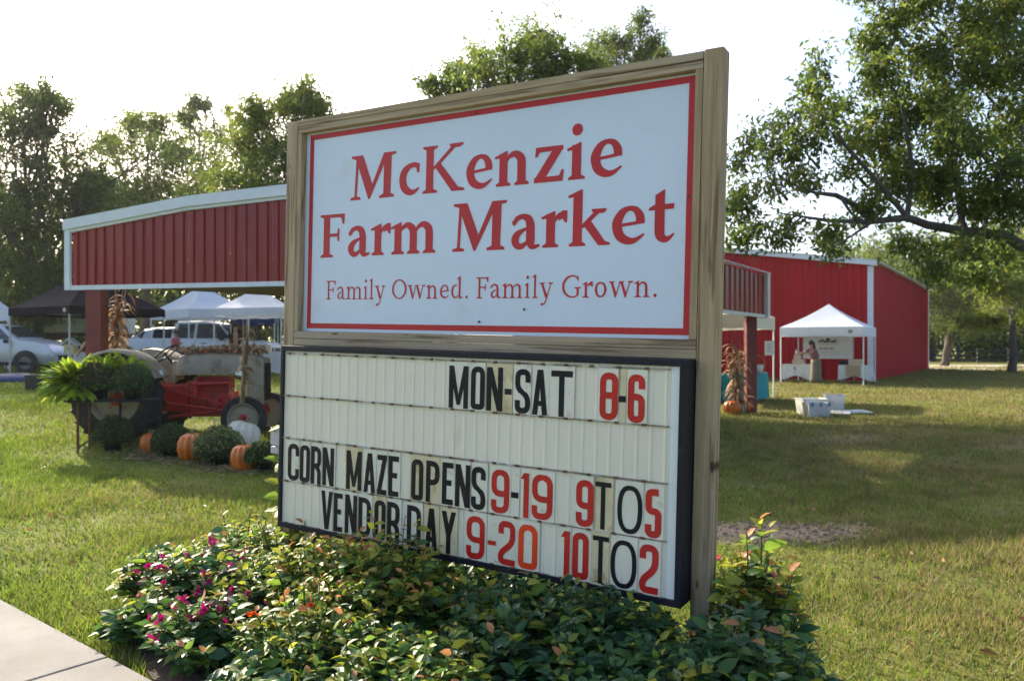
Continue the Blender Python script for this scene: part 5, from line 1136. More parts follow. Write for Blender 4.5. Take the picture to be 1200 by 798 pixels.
def corn(label, base, H, n, spread, lean=(0, 0), seed=0, mats=('corn', 'corn_dark'), tie=.4, nl=9, leafL=.5):
    rg = random.Random(seed); r = empty('corn_stalk_bundle', base, label=label, cat='corn stalks'); mb = MB()
    for k in range(n):
        a = rg.random()*2*PI; q = math.sqrt(rg.random())*spread; h = H*rg.uniform(.75, 1.05); b0 = Vector((math.cos(a)*q*.8, math.sin(a)*q*.8, 0)); md = Vector((math.cos(a)*q*.35+lean[0]*.4, math.sin(a)*q*.35+lean[1]*.4, h*tie)); tp_ = Vector((math.cos(a)*q*1.5+lean[0], math.sin(a)*q*1.5+lean[1], h))
        cv = [(1-t)**2*b0+2*t*(1-t)*md+t*t*tp_ for t in lin(0, 1, 7)]
        s = MB(); s.tube(cv, [.013, .012, .011, .010, .009, .007, .004], 5); s.build('stalk', M[mats[k % 2]], r)
        for j in range(nl):
            t = .15+.8*rg.random(); i = int(t*6); p = cv[i].lerp(cv[min(6, i+1)], t*6-i); az = rg.random()*2*PI; L_ = leafL*rg.uniform(.6, 1.2); d = Vector((math.cos(az)*.8, math.sin(az)*.8, rg.uniform(-.2, .9))); w0 = .02+.015*rg.random(); vs = []
            for s_ in range(7):
                ww = w0*math.sin(PI*min(1, .2+s_/7.5)); sd = Vector((-d.y, d.x, .3*math.sin(s_+az))).normalized(); vs += [p+sd*ww, p-sd*ww]; p = p+d.normalized()*L_/6; d = d+Vector((0, 0, -.42))
            mb.add(vs, [(2*s_, 2*s_+1, 2*s_+3, 2*s_+2) for s_ in range(6)], rg.randrange(2))
    mb.build('leaves', [M[m] for m in mats], r, fix=False)
    tm = Vector((lean[0]*tie*.6, lean[1]*tie*.6, H*tie)); MB().lathe([(spread*.62+.02, -.02), (spread*.66+.02, 0), (spread*.62+.02, .02)], tuple(tm), 12).build('tie', M['twine'], r)
x, y, z = gnd(875, 483)
corn('tall dry corn stalk bundle tied to the right pavilion post, behind the pumpkins', (5.05, 17.35, 0), 1.62, 14, .16, (-.10, 0), 1, nl=9, leafL=.42)
corn('dry reddish corn stalk bundle tied to the left pavilion post', (-6.92, 13.62, gh(-6.9, 13.6)+.95), 1.5, 9, .09, (.10, 0), 2, nl=12, leafL=.32)
corn('bare dry corn stalks standing against the tractor bonnet', ((285-600)/FPX*11.1, 11.1, gh(-3.8, 11.1)+.66), 1.30, 7, .05, (.07, 0), 3, mats=('corn_dark', 'corn'), nl=3, leafL=.3)

# ------------------------------------------------------------------ tractor (faces +x)
TY = 12.25; tx0 = (138-600)/FPX*11.62; tg = gh(-5, 11.8)
tr = empty('tractor', (tx0, TY, tg), label='vintage tractor with beige bonnet and fenders, red body, facing the sign', cat='tractor')
def wheel(label, parent, x, y, R, w_, rim_r, lugs=0, name='wheel', sg=-1):
    r = empty(name, (x, y, R)); r.parent = parent
    mb = MB(); hw = w_/2; mb.lathe([(rim_r, -hw*.8), (R*.86, -hw), (R*.95, -hw*.9), (R*.975, -hw*.4), (R*.98, 0), (R*.975, hw*.4), (R*.95, hw*.9), (R*.86, hw), (rim_r, hw*.8)], n=40, axis='y', close=True)
    for k in range(lugs):
        a = 2*PI*k/lugs
        for s_ in (-1, 1):
            aa = a+(0 if s_ < 0 else PI/lugs); c1 = Vector((math.cos(aa)*R*.985, s_*hw*.9, math.sin(aa)*R*.985)); c2 = Vector((math.cos(aa+.16)*R*.985, s_*hw*.02, math.sin(aa+.16)*R*.985)); mb.tube([c1*.97 if 0 else Vector((math.cos(aa)*R*.93, s_*hw*1.0, math.sin(aa)*R*.93)), c1, c2], [.022, .024, .022], 4)
    mb.build('tyre', M['tyre'], r, smooth='auto')
    mb = MB(); mb.lathe([(rim_r*1.02, -hw*.8), (rim_r*.93, -hw*.78), (rim_r*.86, -hw*.45), (rim_r*.84, hw*.45), (rim_r*.93, hw*.78), (rim_r*1.02, hw*.8)], n=32, axis='y', close=True)
    mb.lathe([(.02, sg*hw*.32), (rim_r*.3, sg*hw*.34), (rim_r*.55, sg*hw*.05), (rim_r*.85, sg*hw*.15), (rim_r*.85, sg*hw*.02), (rim_r*.5, -sg*hw*.1), (.02, sg*hw*.1)], n=32, axis='y')
    mb.build('rim', M['beige_paint'], r, smooth='auto')
    mb = MB(); mb.lathe([(.0, sg*hw*1.0), (rim_r*.16, sg*hw*.98), (rim_r*.2, sg*hw*.4), (rim_r*.3, sg*hw*.35)], n=16, axis='y')
    for k in range(6): a = k*PI/3; mb.cyl((rim_r*.42*math.cos(a), sg*hw*.25, rim_r*.42*math.sin(a)), (rim_r*.42*math.cos(a), sg*hw*.5, rim_r*.42*math.sin(a)), rim_r*.04, n=6)
    mb.build('hub', M['tractor_red'], r, smooth='auto'); return r
RR, RW = .655, .30
wheel('', tr, 0, -.63, RR, RW, .38, 22, sg=-1); wheel('', tr, 0, .66, RR, RW, .38, 22, sg=1)
wheel('', tr, 1.86, -.60, .345, .14, .235, 0, sg=-1); wheel('', tr, 1.86, .60, .345, .14, .235, 0, sg=1)
# fenders: curved shells
for sy in (-1, 1):
    mb = MB(); secs = []; y0, y1 = (sy*.36, sy*.80)
    for k in range(15):
        a = math.radians(172-k*10.5); Rf = RR*1.10; c = (math.cos(a), math.sin(a)); z = RR
        secs.append([(c[0]*Rf, y0, z+c[1]*Rf), (c[0]*Rf*1.01, y0+(y1-y0)*.5, z+c[1]*Rf*1.02), (c[0]*Rf, y1-sy*.03, z+c[1]*Rf), (c[0]*Rf*.95, y1, z+c[1]*Rf*.95), (c[0]*Rf*.93, y1-sy*.01, z+c[1]*Rf*.93), (c[0]*Rf*.985, y0+(y1-y0)*.5, z+c[1]*Rf*.985), (c[0]*Rf*.975, y0, z+c[1]*Rf*.975)])
    mb.loft(secs)
    cs_ = [(math.cos(math.radians(a))*RR*1.08, RR+math.sin(math.radians(a))*RR*1.08) for a in range(172, 24, -12)]+[(.25, RR+.05), (-.2, RR+.08)]
    mb.prism(cs_, y0, y0+sy*.012); mb.build('fender', M['beige_paint'], tr, smooth='auto')
    MB().lathe([(.05, 0), (.055, .02), (.03, .05)], (.60, sy*.58, RR+.36), 12, axis='x').build('lamp', M['lens_glass'], tr, smooth=True)
# body castings
mb = MB(); mb.box((.1, 0, .62), (.56, .42, .40)); mb.cyl((0, -.52, RR), (0, .52, RR), .115, n=16); mb.cyl((0, -.34, RR), (0, .34, RR), .17, n=16); mb.build('rear_axle', M['tractor_red'], tr, smooth='auto', bevel=.03)
mb = MB(); mb.loft([[(x, -w_/2, z0), (x, w_/2, z0), (x, w_/2*.9, z1), (x, -w_/2*.9, z1)] for x, w_, z0, z1 in ((.36, .40, .42, .86), (.55, .34, .42, .82), (.8, .36, .40, .84), (.86, .42, .38, .9))]); mb.build('gearbox', M['tractor_red'], tr, bevel=.02)
mb = MB(); mb.b2((.87, -.17, .36), (1.52, .17, .72)); mb.b2((.95, -.10, .72), (1.48, .10, .96)); mb.b2((.90, -.19, .34), (1.5, .19, .46))
for k in range(4): mb.cyl((1.0+k*.13, -.11, .90), (1.0+k*.13, -.22, .84), .026, n=8)
mb.cyl((.95, -.23, .84), (1.52, -.23, .86), .034, n=8); mb.cyl((1.5, -.22, .86), (1.55, -.24, .45), .026, n=8); mb.cyl((1.55, -.24, .45), (.6, -.27, .34), .024, n=8)
mb.cyl((1.12, -.2, .58), (1.12, -.28, .58), .055, n=12); mb.cyl((.98, -.24, .66), (.98, -.24, .80), .05, n=12); mb.box((1.3, -.2, .55), (.12, .08, .14)); mb.build('engine', M['tractor_red'], tr, bevel=.012)
mb = MB(); mb.cyl((.5, -.3, .56), (1.75, -.42, .42), .022, n=8); mb.cyl((.5, .3, .56), (1.75, .42, .42), .022, n=8); mb.cyl((.62, -.22, .74), (1.82, -.48, .46), .015, n=8); mb.build('radius_rod', M['tractor_red'], tr)
mb = MB(); mb.tube([(1.86, -.55, .36), (1.86, -.42, .46), (1.86, 0, .52), (1.86, .42, .46), (1.86, .55, .36)], [.035, .045, .055, .045, .035], 8); mb.cyl((1.86, -.48, .34), (1.86, -.48, .62), .03, n=8); mb.cyl((1.86, .48, .34), (1.86, .48, .62), .03, n=8); mb.build('front_axle', M['tractor_red'], tr, smooth='auto')
# bonnet: rounded shell
secs = []
for x, w_, zt, zb in ((.66, .36, 1.20, .98), (.70, .42, 1.27, .97), (.9, .46, 1.32, .985), (1.3, .47, 1.325, 1.0), (1.7, .46, 1.31, 1.0), (1.86, .44, 1.29, 1.0), (1.94, .42, 1.26, 1.0)):
    h = w_/2; secs.append([(x, -h, zb), (x, -h*1.02, zb+(zt-zb)*.55), (x, -h*.85, zt-.05), (x, -h*.5, zt-.005), (x, 0, zt+.01), (x, h*.5, zt-.005), (x, h*.85, zt-.05), (x, h*1.02, zb+(zt-zb)*.55), (x, h, zb)])
mb = MB(); mb.loft(secs); mb.build('bonnet', M['beige_paint'], tr, smooth='auto')
mb = MB(); mb.loft([[(x, -w_/2, z0), (x, w_/2, z0), (x, w_/2, 1.25), (x, -w_/2, 1.25)] for x, w_, z0 in ((1.76, .44, .52), (1.9, .43, .50), (2.02, .36, .52))]); mb.build('radiator_shell', M['beige_paint'], tr, bevel=.04, smooth='auto')
gl = MB()
for k in range(7): gl.b2((2.022, -.15+k*.046, .58), (2.032, -.135+k*.046, 1.16))
gl.build('grille', M['dark_iron'], tr)
mb = MB(); mb.b2((.60, -.17, .9), (.66, .17, 1.2)); mb.build('dash', M['beige_paint'], tr, bevel=.02)
for sy in (-1, 1):
    hl_ = MB(); hl_.lathe([(.02, -.12), (.06, -.09), (.078, -.02), (.08, .0), (.07, .015), (.0, .022)], (1.74, sy*.31, .98), 16, axis='x'); hl_.cyl((1.70, sy*.31, .98), (1.72, sy*.2, .9), .014, n=6); hl_.build('headlight', M['chrome'], tr, smooth='auto')
mb = MB(); c = Vector((.42, 0, 1.30)); ax_ = Vector((-.62, 0, .78)).normalized(); e1 = Vector((0, 1, 0)); e2 = ax_.cross(e1)
mb.tube([c+(e1*math.cos(t)+e2*math.sin(t))*.225 for t in lin(0, 2*PI, 29)], .014, 6, caps=False)
for k in range(3): t = k*2*PI/3+.4; mb.cyl(c, c+(e1*math.cos(t)+e2*math.sin(t))*.22, .009, n=5)
mb.cyl(c, c-ax_*.42, .02, n=8); mb.ell(c, (.03, .03, .03), 8, 6); mb.build('steering_wheel', M['dark_iron'], tr, smooth=True)
mb = MB(); mb.loft([[(x, -w_, z), (x, w_, z), (x, w_*.8, z-.03), (x, -w_*.8, z-.03)] for x, w_, z in ((-.3, .12, 1.12), (-.26, .2, .98), (-.12, .22, .94), (.08, .18, .96), (.14, .1, .97))]); mb.tube([(-.1, 0, .93), (-.05, 0, .78), (.1, 0, .74)], .02, 6); mb.build('seat', M['tractor_red'], tr, smooth='auto')
mb = MB(); mb.cyl((.30, -.36, .60), (.34, -.5, .60), .02, n=6); mb.b2((.3, -.56, .58), (.52, -.38, .60)); mb.cyl((.45, -.1, .84), (.38, -.1, 1.1), .01, n=6); mb.ell((.38, -.1, 1.11), (.02, .02, .02), 8, 5); mb.build('footrest', M['dark_iron'], tr)
mb = MB(); mb.tube([(-.25, -.25, .5), (-.5, -.28, .45), (-.75, -.3, .42)], .02, 6); mb.tube([(-.25, .25, .5), (-.5, .28, .45), (-.75, .3, .42)], .02, 6); mb.cyl((-.7, -.35, .42), (-.7, .35, .42), .02, n=8); mb.build('lift_arms', M['rust'], tr)
MB().ell((.98, 0, 1.36), (.09, .09, .06), 12, 6).build('fuel_cap', M['beige_paint'], tr, smooth=True)
# autumn leaf garland laid along the bonnet
gp = nr.normal(size=(700, 3))*np.array([.42, .10, .03])+np.array([0, 0, .0]); gp[:, 0] = nr.uniform(-.65, .62, 700); gp[:, 2] = np.abs(gp[:, 2])+.01
gar = leaves(gp, .075, mats=[M['corn'], M['corn_dark'], M['fl_org']], midx=nr.choice(3, 700, p=[.55, .38, .07]), name='leaf_garland', aspect=.7); gar.location = (tx0+1.36, TY-.02, tg+1.33); tag(gar, 'garland of dry autumn leaves lying along the tractor bonnet', 'garland', kind='stuff')
# shepherd hook in front of the tractor
x, y, z = gnd(256, 530); mb = MB(); mb.tube([(x, y, z), (x, y, z+.42), (x-.02, y, z+.46), (x-.06, y, z+.46), (x-.07, y, z+.42), (x-.05, y, z+.40)], .007, 5); tag(mb.build('garden_hook', M['chrome']), 'thin curled metal garden hook between the mums and the tractor', 'hook')

# ------------------------------------------------------------------ vehicles
def section(x, w_, zb, belt, roof, rw):
    """closed body ring at x, from sill to roof"""
    h = w_/2; r = rw/2
    return [(x, -h*.9, zb), (x, -h, zb+.12), (x, -h*1.01, (zb+belt)/2+.05), (x, -h*.97, belt), (x, -r, max(belt+.005, roof-.05)), (x, -r*.8, max(belt+.008, roof)), (x, r*.8, max(belt+.008, roof)), (x, r, max(belt+.005, roof-.05)), (x, h*.97, belt), (x, h*1.01, (zb+belt)/2+.05), (x, h, zb+.12), (x, h*.9, zb)]
def car_wheel(parent, x, y, R, sg):
    r = empty('wheel', (x, y, R)); r.parent = parent; mb = MB(); mb.lathe([(R*.62, -.11), (R*.93, -.115), (R, -.07), (R, .07), (R*.93, .115), (R*.62, .11)], n=26, axis='y', close=True); mb.build('tyre', M['tyre'], r, smooth='auto')
    mb = MB(); mb.lathe([(R*.62, sg*.10), (R*.55, sg*.06), (R*.2, sg*.05), (R*.12, sg*.08), (.01, sg*.085), (.01, sg*.0), (R*.62, sg*.0)], n=20, axis='y')
    for k in range(5): a = k*2*PI/5; mb.cyl((R*.15*math.cos(a), sg*.075, R*.15*math.sin(a)), (R*.6*math.cos(a), sg*.095, R*.6*math.sin(a)), .03, n=5)
    mb.build('rim', M['wheel_alloy'], r, smooth='auto')
def quad3(mb, a, b, c, d, t=.012, m=0):
    A, B_, Cc, D_ = map(Vector, (a, b, c, d)); n = (B_-A).cross(D_-A).normalized()*t; mb.add([A, B_, Cc, D_, A+n, B_+n, Cc+n, D_+n], [(3, 2, 1, 0), (4, 5, 6, 7), (0, 1, 5, 4), (1, 2, 6, 5), (2, 3, 7, 6), (3, 0, 4, 7)], m)
def suv(label, loc, rz, paint, R=.36):
    r = empty('parked_car', loc, rz, label=label, cat='car'); st = [(-2.25, 1.55, .42, .95, .98, 1.3), (-2.2, 1.7, .36, 1.08, 1.35, 1.25), (-1.95, 1.82, .30, 1.15, 1.64, 1.22), (-1.2, 1.86, .28, 1.15, 1.72, 1.28), (-.1, 1.86, .27, 1.15, 1.72, 1.30), (.45, 1.86, .27, 1.15, 1.62, 1.28), (1.05, 1.85, .28, 1.15, 1.22, 1.35), (1.25, 1.84, .28, 1.13, 1.18, 1.45), (1.8, 1.78, .29, 1.06, 1.10, 1.4), (2.12, 1.66, .33, .94, .98, 1.3), (2.3, 1.45, .40, .70, .72, 1.1)]
    mb = MB(); mb.loft([section(*s) for s in st]); mb.build('body', M[paint], r, smooth='auto', bevel=.0)
    for sy in (-1, 1):
        def sidept(x, t):
            for (s0, s1) in zip(st, st[1:]):
                if s0[0] <= x <= s1[0]:
                    f = (x-s0[0])/(s1[0]-s0[0]); w_, belt, roof, rw = [s0[i]+(s1[i]-s0[i])*f for i in (1, 3, 4, 5)]; break
            y0, z0 = w_/2*.97, belt; y1, z1 = rw/2, max(belt+.005, roof-.05); return (x, sy*(y0+(y1-y0)*t+.006), z0+(z1-z0)*t)
        for xa, xb, xc, xd in ((-1.85, -1.0, -1.0, -1.7), (-.93, -.05, -.05, -.93), (.03, .92, .42, .03)):
            w2 = MB(); w2.add([sidept(xa, .08), sidept(xb, .08), sidept(xc, .9), sidept(xd, .9)], [(0, 1, 2, 3)]); w2.build('window', M['car_glass'], r, fix=False)
        for x in (-1.42, 1.42):
            mb = MB(); n = 20; mb.add([(x, sy*.935, R)]+[(x+math.cos(PI*k/n)*(R+.07), sy*.9355, max(.28, R+math.sin(PI*k/n)*(R+.07))) for k in range(n+1)], [(0, k+1, k+2) for k in range(n)]); mb.build('wheel_arch', M['car_black'], r, fix=False); car_wheel(r, x, sy*.85, R, sy)
        for xa, xb in ((-.97, -.965), (.0, .006), (.98, .985)): MB().b2((xa, sy*.925-.004, .35), (xb+.004, sy*.925+.012, 1.02)).build('door_seam', M['car_black'], r)
        for xa in (-.3, .65)[:2]: MB().b2((xa-.6, sy*.93-.01, .88), (xa-.44, sy*.93+.025, .915)).build('door_handle', M[paint], r, bevel=.008)
        MB().ell((.82, sy*1.03, 1.10), (.07, .11, .075), 10, 6).build('mirror', M['car_black'], r, smooth=True)
        MB().b2((-1.9, sy*.935-.015, .27), (1.9, sy*.935+.004, .40)).build('sill', M['car_black'], r, bevel=.01)
        q = MB(); q.ell((2.03, sy*.70, .78), (.16, .14, .08), 10, 6); q.build('headlight', M['lens_glass'], r, smooth=True)
        q = MB(); q.ell((-2.17, sy*.74, 1.0), (.07, .1, .14), 10, 6); q.build('tail_light', M['tail_red'], r, smooth=True)
    w2 = MB(); quad3(w2, (.50, -.60, 1.60), (1.02, -.68, 1.235), (1.02, .68, 1.235), (.50, .60, 1.60)); w2.build('windscreen', M['car_glass'], r)
    MB().b2((2.24, -.5, .45), (2.315, .5, .62)).build('grille', M['car_black'], r, bevel=.01)
    return r
suv('silver car parked at the left edge of the market, front towards the pavilion', ((78-600)/FPX*27.6-2.3, 27.6, gh(-18, 27)), 0, 'car_silver')
s2 = suv('white car mostly hidden behind the white pickup bed', (at(187, 0, 38).x, 38, gh(-17, 38)+.1), PI, 'car_white')
def pickup(label, loc, rz, paint, R=.40):
    r = empty('pickup_truck', loc, rz, label=label, cat='pickup truck')
    st = [(-.95, 1.9, .45, 1.18, 1.84, 1.45), (-.85, 1.96, .42, 1.2, 1.93, 1.46), (.35, 1.96, .40, 1.2, 1.94, 1.48), (.85, 1.96, .40, 1.2, 1.86, 1.46), (1.5, 1.95, .40, 1.19, 1.24, 1.5), (1.7, 1.94, .40, 1.16, 1.19, 1.6), (2.5, 1.90, .42, 1.10, 1.13, 1.55), (2.85, 1.82, .45, 1.0, 1.03, 1.5), (2.95, 1.7, .5, .9, .92, 1.4)]
    mb = MB(); mb.loft([section(*s) for s in st]); mb.build('cab', M[paint], r, smooth='auto')
    mb = MB()
    for sy in (-1, 1): mb.b2((-2.95, sy*.97-.06 if sy > 0 else -.97, .55), (-.97, sy*.97 if sy > 0 else -.91, 1.24))
    mb.b2((-2.95, -.905, .6), (-.97, .905, .7)); mb.b2((-2.95, -.905, .71), (-2.89, .905, 1.22)); mb.build('bed', M[paint], r, bevel=.02)
    for sy in (-1, 1):
        for q in ([(-.82, 1.24), (-.08, 1.24), (-.08, 1.82), (-.76, 1.82)], [(.02, 1.24), (1.42, 1.24), (.86, 1.80), (.02, 1.82)]):
            mb = MB(); mb.add([(x, sy*(.956-(z-1.2)/.7*.22+.008), z) for x, z in q], [(0, 1, 2, 3)]); mb.build('window', M['car_glass'], r, fix=False)
        for x in (-1.95, 1.95):
            mb = MB(); n = 20; mb.add([(x, sy*.982, R)]+[(x+math.cos(PI*k/n)*(R+.08), sy*.9825, max(.4, R+math.sin(PI*k/n)*(R+.08))) for k in range(n+1)], [(0, k+1, k+2) for k in range(n)]); mb.build('wheel_arch', M['car_black'], r, fix=False); car_wheel(r, x, sy*.88, R, sy)
        for xa in (-.02, 1.2): MB().b2((xa, sy*.98-.004, .5), (xa+.012, sy*.98+.008, 1.2)).build('door_seam', M['car_black'], r)
        for xa in (-.2, .75): MB().b2((xa-.5, sy*.985-.008, 1.02), (xa-.3, sy*.985+.03, 1.06)).build('door_handle', M['car_black'], r, bevel=.01)
        MB().box((1.12, sy*1.12, 1.28), (.14, .2, .24)).build('mirror', M['car_black'], r, bevel=.03)
        MB().b2((-2.965, sy*.88-.09, .78), (-2.9, sy*.88+.098, 1.16)).build('tail_light', M['tail_red'], r, bevel=.01)
        MB().ell((2.86, sy*.75, .88), (.1, .15, .1), 10, 6).build('headlight', M['lens_glass'], r, smooth=True)
    w2 = MB(); quad3(w2, (-.965, .62, 1.28), (-.965, -.62, 1.28), (-.93, -.6, 1.78), (-.93, .6, 1.78)); quad3(w2, (.92, -.66, 1.80), (1.46, -.74, 1.27), (1.46, .74, 1.27), (.92, .66, 1.80)); w2.build('windscreen', M['car_glass'], r)
    MB().b2((-3.08, -.9, .5), (-2.96, .9, .66)).build('bumper', M['chrome'], r, bevel=.02); MB().b2((2.92, -.55, .6), (2.985, .55, .86)).build('grille', M['car_black'], r, bevel=.02)
    return r
pickup('white crew cab pickup parked beyond the tractor', (at(157, 0, 32).x+2.95, 32, gh(-13, 32)), -.06, 'car_white')
# pale semi trailer behind the black tent
tl = empty('box_trailer', (at(55, 0, 37).x, 37, gh(-20, 37)), .02, label='long pale box trailer parked behind the black tent', cat='trailer')
MB().b2((-6.5, -1.2, 1.55), (3.6, 1.2, 3.25)).build('box', M['trailer'], tl, bevel=.03)
for k in range(10): MB().b2((-6.5+1.01*k, -1.212, 1.56), (-6.47+1.01*k, -1.201, 3.24)).build('seam', M['white_trim'], tl)
MB().b2((-6.4, -1.0, 1.2), (3.5, 1.0, 1.54)).build('chassis', M['dark_iron'], tl)
for x in (-5.6, -4.5):
    for sy in (-1, 1): car_wheel(tl, x, sy*.95, .5, sy)
for x in (2.2, 2.4): MB().b2((x-.05, -.9, 0), (x+.05, -.8, 1.2)).build('landing_leg', M['dark_iron'], tl)
# market bits on the left
def round_bush(label, px, Y, R, H, mats=('mum_d', 'lf_mid', 'lf_yel')):
    x = at(px, 0, Y).x; z = gh(x, Y); r = empty('bush', (x, Y, z), label=label, cat='bush'); n = 2600; d = nr.normal(size=(n, 3)); d /= np.linalg.norm(d, axis=1, keepdims=True); P = d*np.array([R, R, H/2])*(1-nr.random(n)**2*.4)[:, None]; P[:, 2] += H/2; P[:, 2] = np.maximum(P[:, 2], .03)
    leaves(P, .13, mats=[M[m] for m in mats], midx=nr.choice(3, n, p=[.6, .3, .1]), name='foliage', parent=r, D=d+nr.normal(size=(n, 3))*.5); MB().cyl((0, 0, 0), (0, 0, H*.6), .05, n=6).build('stem', M['bark'], r)
round_bush('round clipped bush under the trailer, between car and left tent leg', 52, 34, .75, 1.15); round_bush('smaller round bush under the trailer right of the other', 75, 33.5, .6, 1.0); round_bush('round bush under the black tent left of the pavilion post', 90, 33, .7, 1.3)
cr = MB(); cr.loft([[(-.19*f, -.15*f, z), (.19*f, -.15*f, z), (.19*f, .15*f, z), (-.19*f, .15*f, z)] for z, f in ((0, .92), (.34, 1), (.34, .94), (.03, .86))]); x, y, z = gnd(43, 456); o = cr.build('black_crate', M['pot'], bevel=.01); o.location = (x, y, z); tag(o, 'black plastic crate on the grass below the silver car', 'crate')
x, y, z = gnd(14, 447); mb = MB(); mb.ell((0, 0, .02), (1.15, .5, .20), 20, 8, jit=.05); o = mb.build('tarp', M['canvas_navy'], smooth=True); o.location = (x, y, z); tag(o, 'crumpled blue tarp on the ground under the black tent', 'tarp')
bh = empty('birdhouse', (*at(83, 0, 22.5).xy, gh(-12.6, 22.5)), label='pale yellow birdhouse on a stand with a white roof, left of the pavilion post', cat='birdhouse')
MB().cyl((0, 0, 0), (0, 0, .72), .03, n=8).build('stand', M['white_trim'], bh); MB().b2((-.14, -.12, .72), (.14, .12, .98)).build('box', M['yellow_paint'], bh)
MB().prism([(-.22, .95), (0, 1.12), (.22, .95), (.22, .99), (0, 1.16), (-.22, .99)], -.17, .17).build('roof', M['white_trim'], bh); MB().lathe([(.035, 0), (.035, .006)], (0, -.127, .86), 10, axis='y').build('hole', M['ink'], bh)
pumpkin('orange pumpkin on the grass under the birdhouse, left of the pavilion post', 0, 0, .34, .30, xy=tuple(at(86, 0, 20.8).xy))
ch = empty('garden_chair', (*at(143, 0, 22).xy, gh(-11, 22)), .4, label='dark green rounded chair right of the pavilion post', cat='chair')
MB().b2((-.26, -.24, .40), (.26, .24, .46)).build('seat', M['green_paint'], ch, bevel=.02)
mb = MB(); mb.prism([(-.30, .46), (.30, .46), (.30, .80), (.22, .93), (0, .98), (-.22, .93), (-.30, .80)], .22, .27); mb.build('backrest', M['green_paint'], ch, bevel=.01)
for sx_8 in (-1, 1):
    for sy in (-1, 1): MB().b2((sx_8*.22-.02, sy*.2-.02, 0), (sx_8*.22+.02, sy*.2+.02, .40)).build('leg', M['green_paint'], ch)
cloth_table('vendor table under a white cloth behind the green chair', at(128, 0, 24.5).x, 24.5, 1.8, .7, .1, .74, 'canvas_white', .6, z0=gh(at(128, 0, 24.5).x, 24.5))
cloth_table('vendor table under a white cloth under the nearest white tent', at(300, 0, 26).x, 26, 1.8, .7, 0, .74, 'canvas_white', .6, z0=gh(at(300, 0, 26).x, 26))
cloth_table('vendor table under a navy cloth in front of the white pickup', at(236, 0, 27.5).x, 27.5, 1.6, .7, 0, .74, 'navy', .6, z0=gh(-10, 27))

for lb, px_, Y_b, dz in (('wooden crate of produce on the white table behind the green chair', 122, 24.5, .75), ('second wooden crate at the right end of the white table behind the green chair', 137, 24.5, .75), ('wooden crate on the white table under the nearest white tent', 292, 26, .75), ('wooden crate at the far end of the table under the nearest white tent', 310, 26, .75)):
    q = at(px_, 0, Y_b); crate_obj(lb, q.x, Y_b, gh(at(128 if px_ < 200 else 300, 0, Y_b).x, Y_b)+dz, .42, .32, .26, rz=.1)
# ------------------------------------------------------------------ fence and post beyond the drive
fy = 66; fen = empty('rail_fence', (34, fy, 0), label='black three rail paddock fence beyond the gravel drive', cat='fence')
for k in range(14):
    MB().b2((k*2.6-.06, -.06, 0), (k*2.6+.06, .06, 1.25)).build('post', M['fence_black'], fen)
    for z in (.35, .7, 1.05): MB().b2((k*2.6+.07, -.10, z-.06), (k*2.6+2.53, -.07, z+.06)).build('plank', M['fence_black'], fen)
p = at(1109, 0, 61); MB().cyl((0, 0, 0), (0, 0, 2.3), .14, .12, n=10)
o = MB().cyl((0, 0, 0), (0, 0, 2.3), .14, .12, n=10).build('wooden_post', M['bark_pale'], smooth='auto'); o.location = (p.x, 61, 0); tag(o, 'short pale wooden post at the edge of the gravel drive', 'post')

# ------------------------------------------------------------------ trees
LM = ['lf_dark', 'lf_mid', 'lf_lite', 'lf_yel']
def pxc(lst, Y, dj=2.0):
    out = []
    for px, py, r in lst:
        Yq = Y+rnd.uniform(-dj, dj); out.append((at(px, py, Yq), r/FPX*Yq))
    return out
def far_tree(label, px, Y, lst, leaf=.17, per=46, w_=(4, 4, 2, .6), sub=10, dj=2.5, r0=.32, bark='bark', name='pecan_tree', th=None, tpx=None):
    x = ((tpx or px)-600)/FPX*Y; z = gh(x, Y); cl = pxc(lst, Y, dj); zm = min(c.z for c, r in cl)
    return tree(name, label, (x, Y, z), th or max(2.5, zm-z), r0, cl, leaf, per, LM, w_, sub=sub, bark=bark, spread=.40)
far_tree('tall leafy tree at the left edge, tallest crown on that side', 45, 34, [(45, 112, 22), (30, 150, 34), (78, 160, 34), (10, 200, 40), (60, 205, 42), (105, 215, 30), (20, 260, 42), (75, 262, 42), (5, 310, 38), (50, 315, 36), (115, 265, 30), (95, 300, 24), (-40, 180, 45), (-50, 250, 50), (-30, 320, 40), (60, 130, 18), (25, 345, 22), (-5, 350, 30), (120, 230, 26), (128, 290, 26), (60, 330, 30), (30, 220, 30), (-15, 240, 34)], per=60, w_=(5, 4, 1.4, .4))
far_tree('yellowish tree second from the left behind the pavilion roof', 165, 41, [(150, 150, 20), (178, 140, 16), (140, 185, 30), (185, 185, 32), (165, 220, 36), (120, 240, 24), (215, 215, 28), (200, 250, 30), (150, 260, 30), (130, 170, 16), (205, 165, 14), (170, 290, 34), (230, 260, 30), (180, 235, 30), (235, 225, 24), (130, 215, 26)], per=44, w_=(2, 4, 3, 2))
far_tree('sparse tree with bare branches showing, third behind the pavilion', 240, 47, [(222, 112, 12), (245, 122, 12), (235, 145, 16), (262, 150, 14), (215, 135, 10), (250, 180, 18), (232, 200, 20), (270, 205, 22), (245, 235, 24)], per=26, w_=(3, 4, 2, .6), sub=9, leaf=.18)
far_tree('broad tree behind the left end of the sign top', 322, 22, [(355, 108, 20), (325, 120, 22), (375, 125, 16), (300, 135, 20), (345, 145, 28), (315, 165, 30), (285, 165, 20), (365, 160, 24), (300, 195, 34), (340, 190, 34), (270, 205, 26), (385, 150, 12), (372, 195, 24), (290, 225, 28), (330, 230, 30), (360, 240, 28)], per=40, w_=(2, 4, 3, 1.6), leaf=.11, r0=.2, dj=1.4, tpx=365)
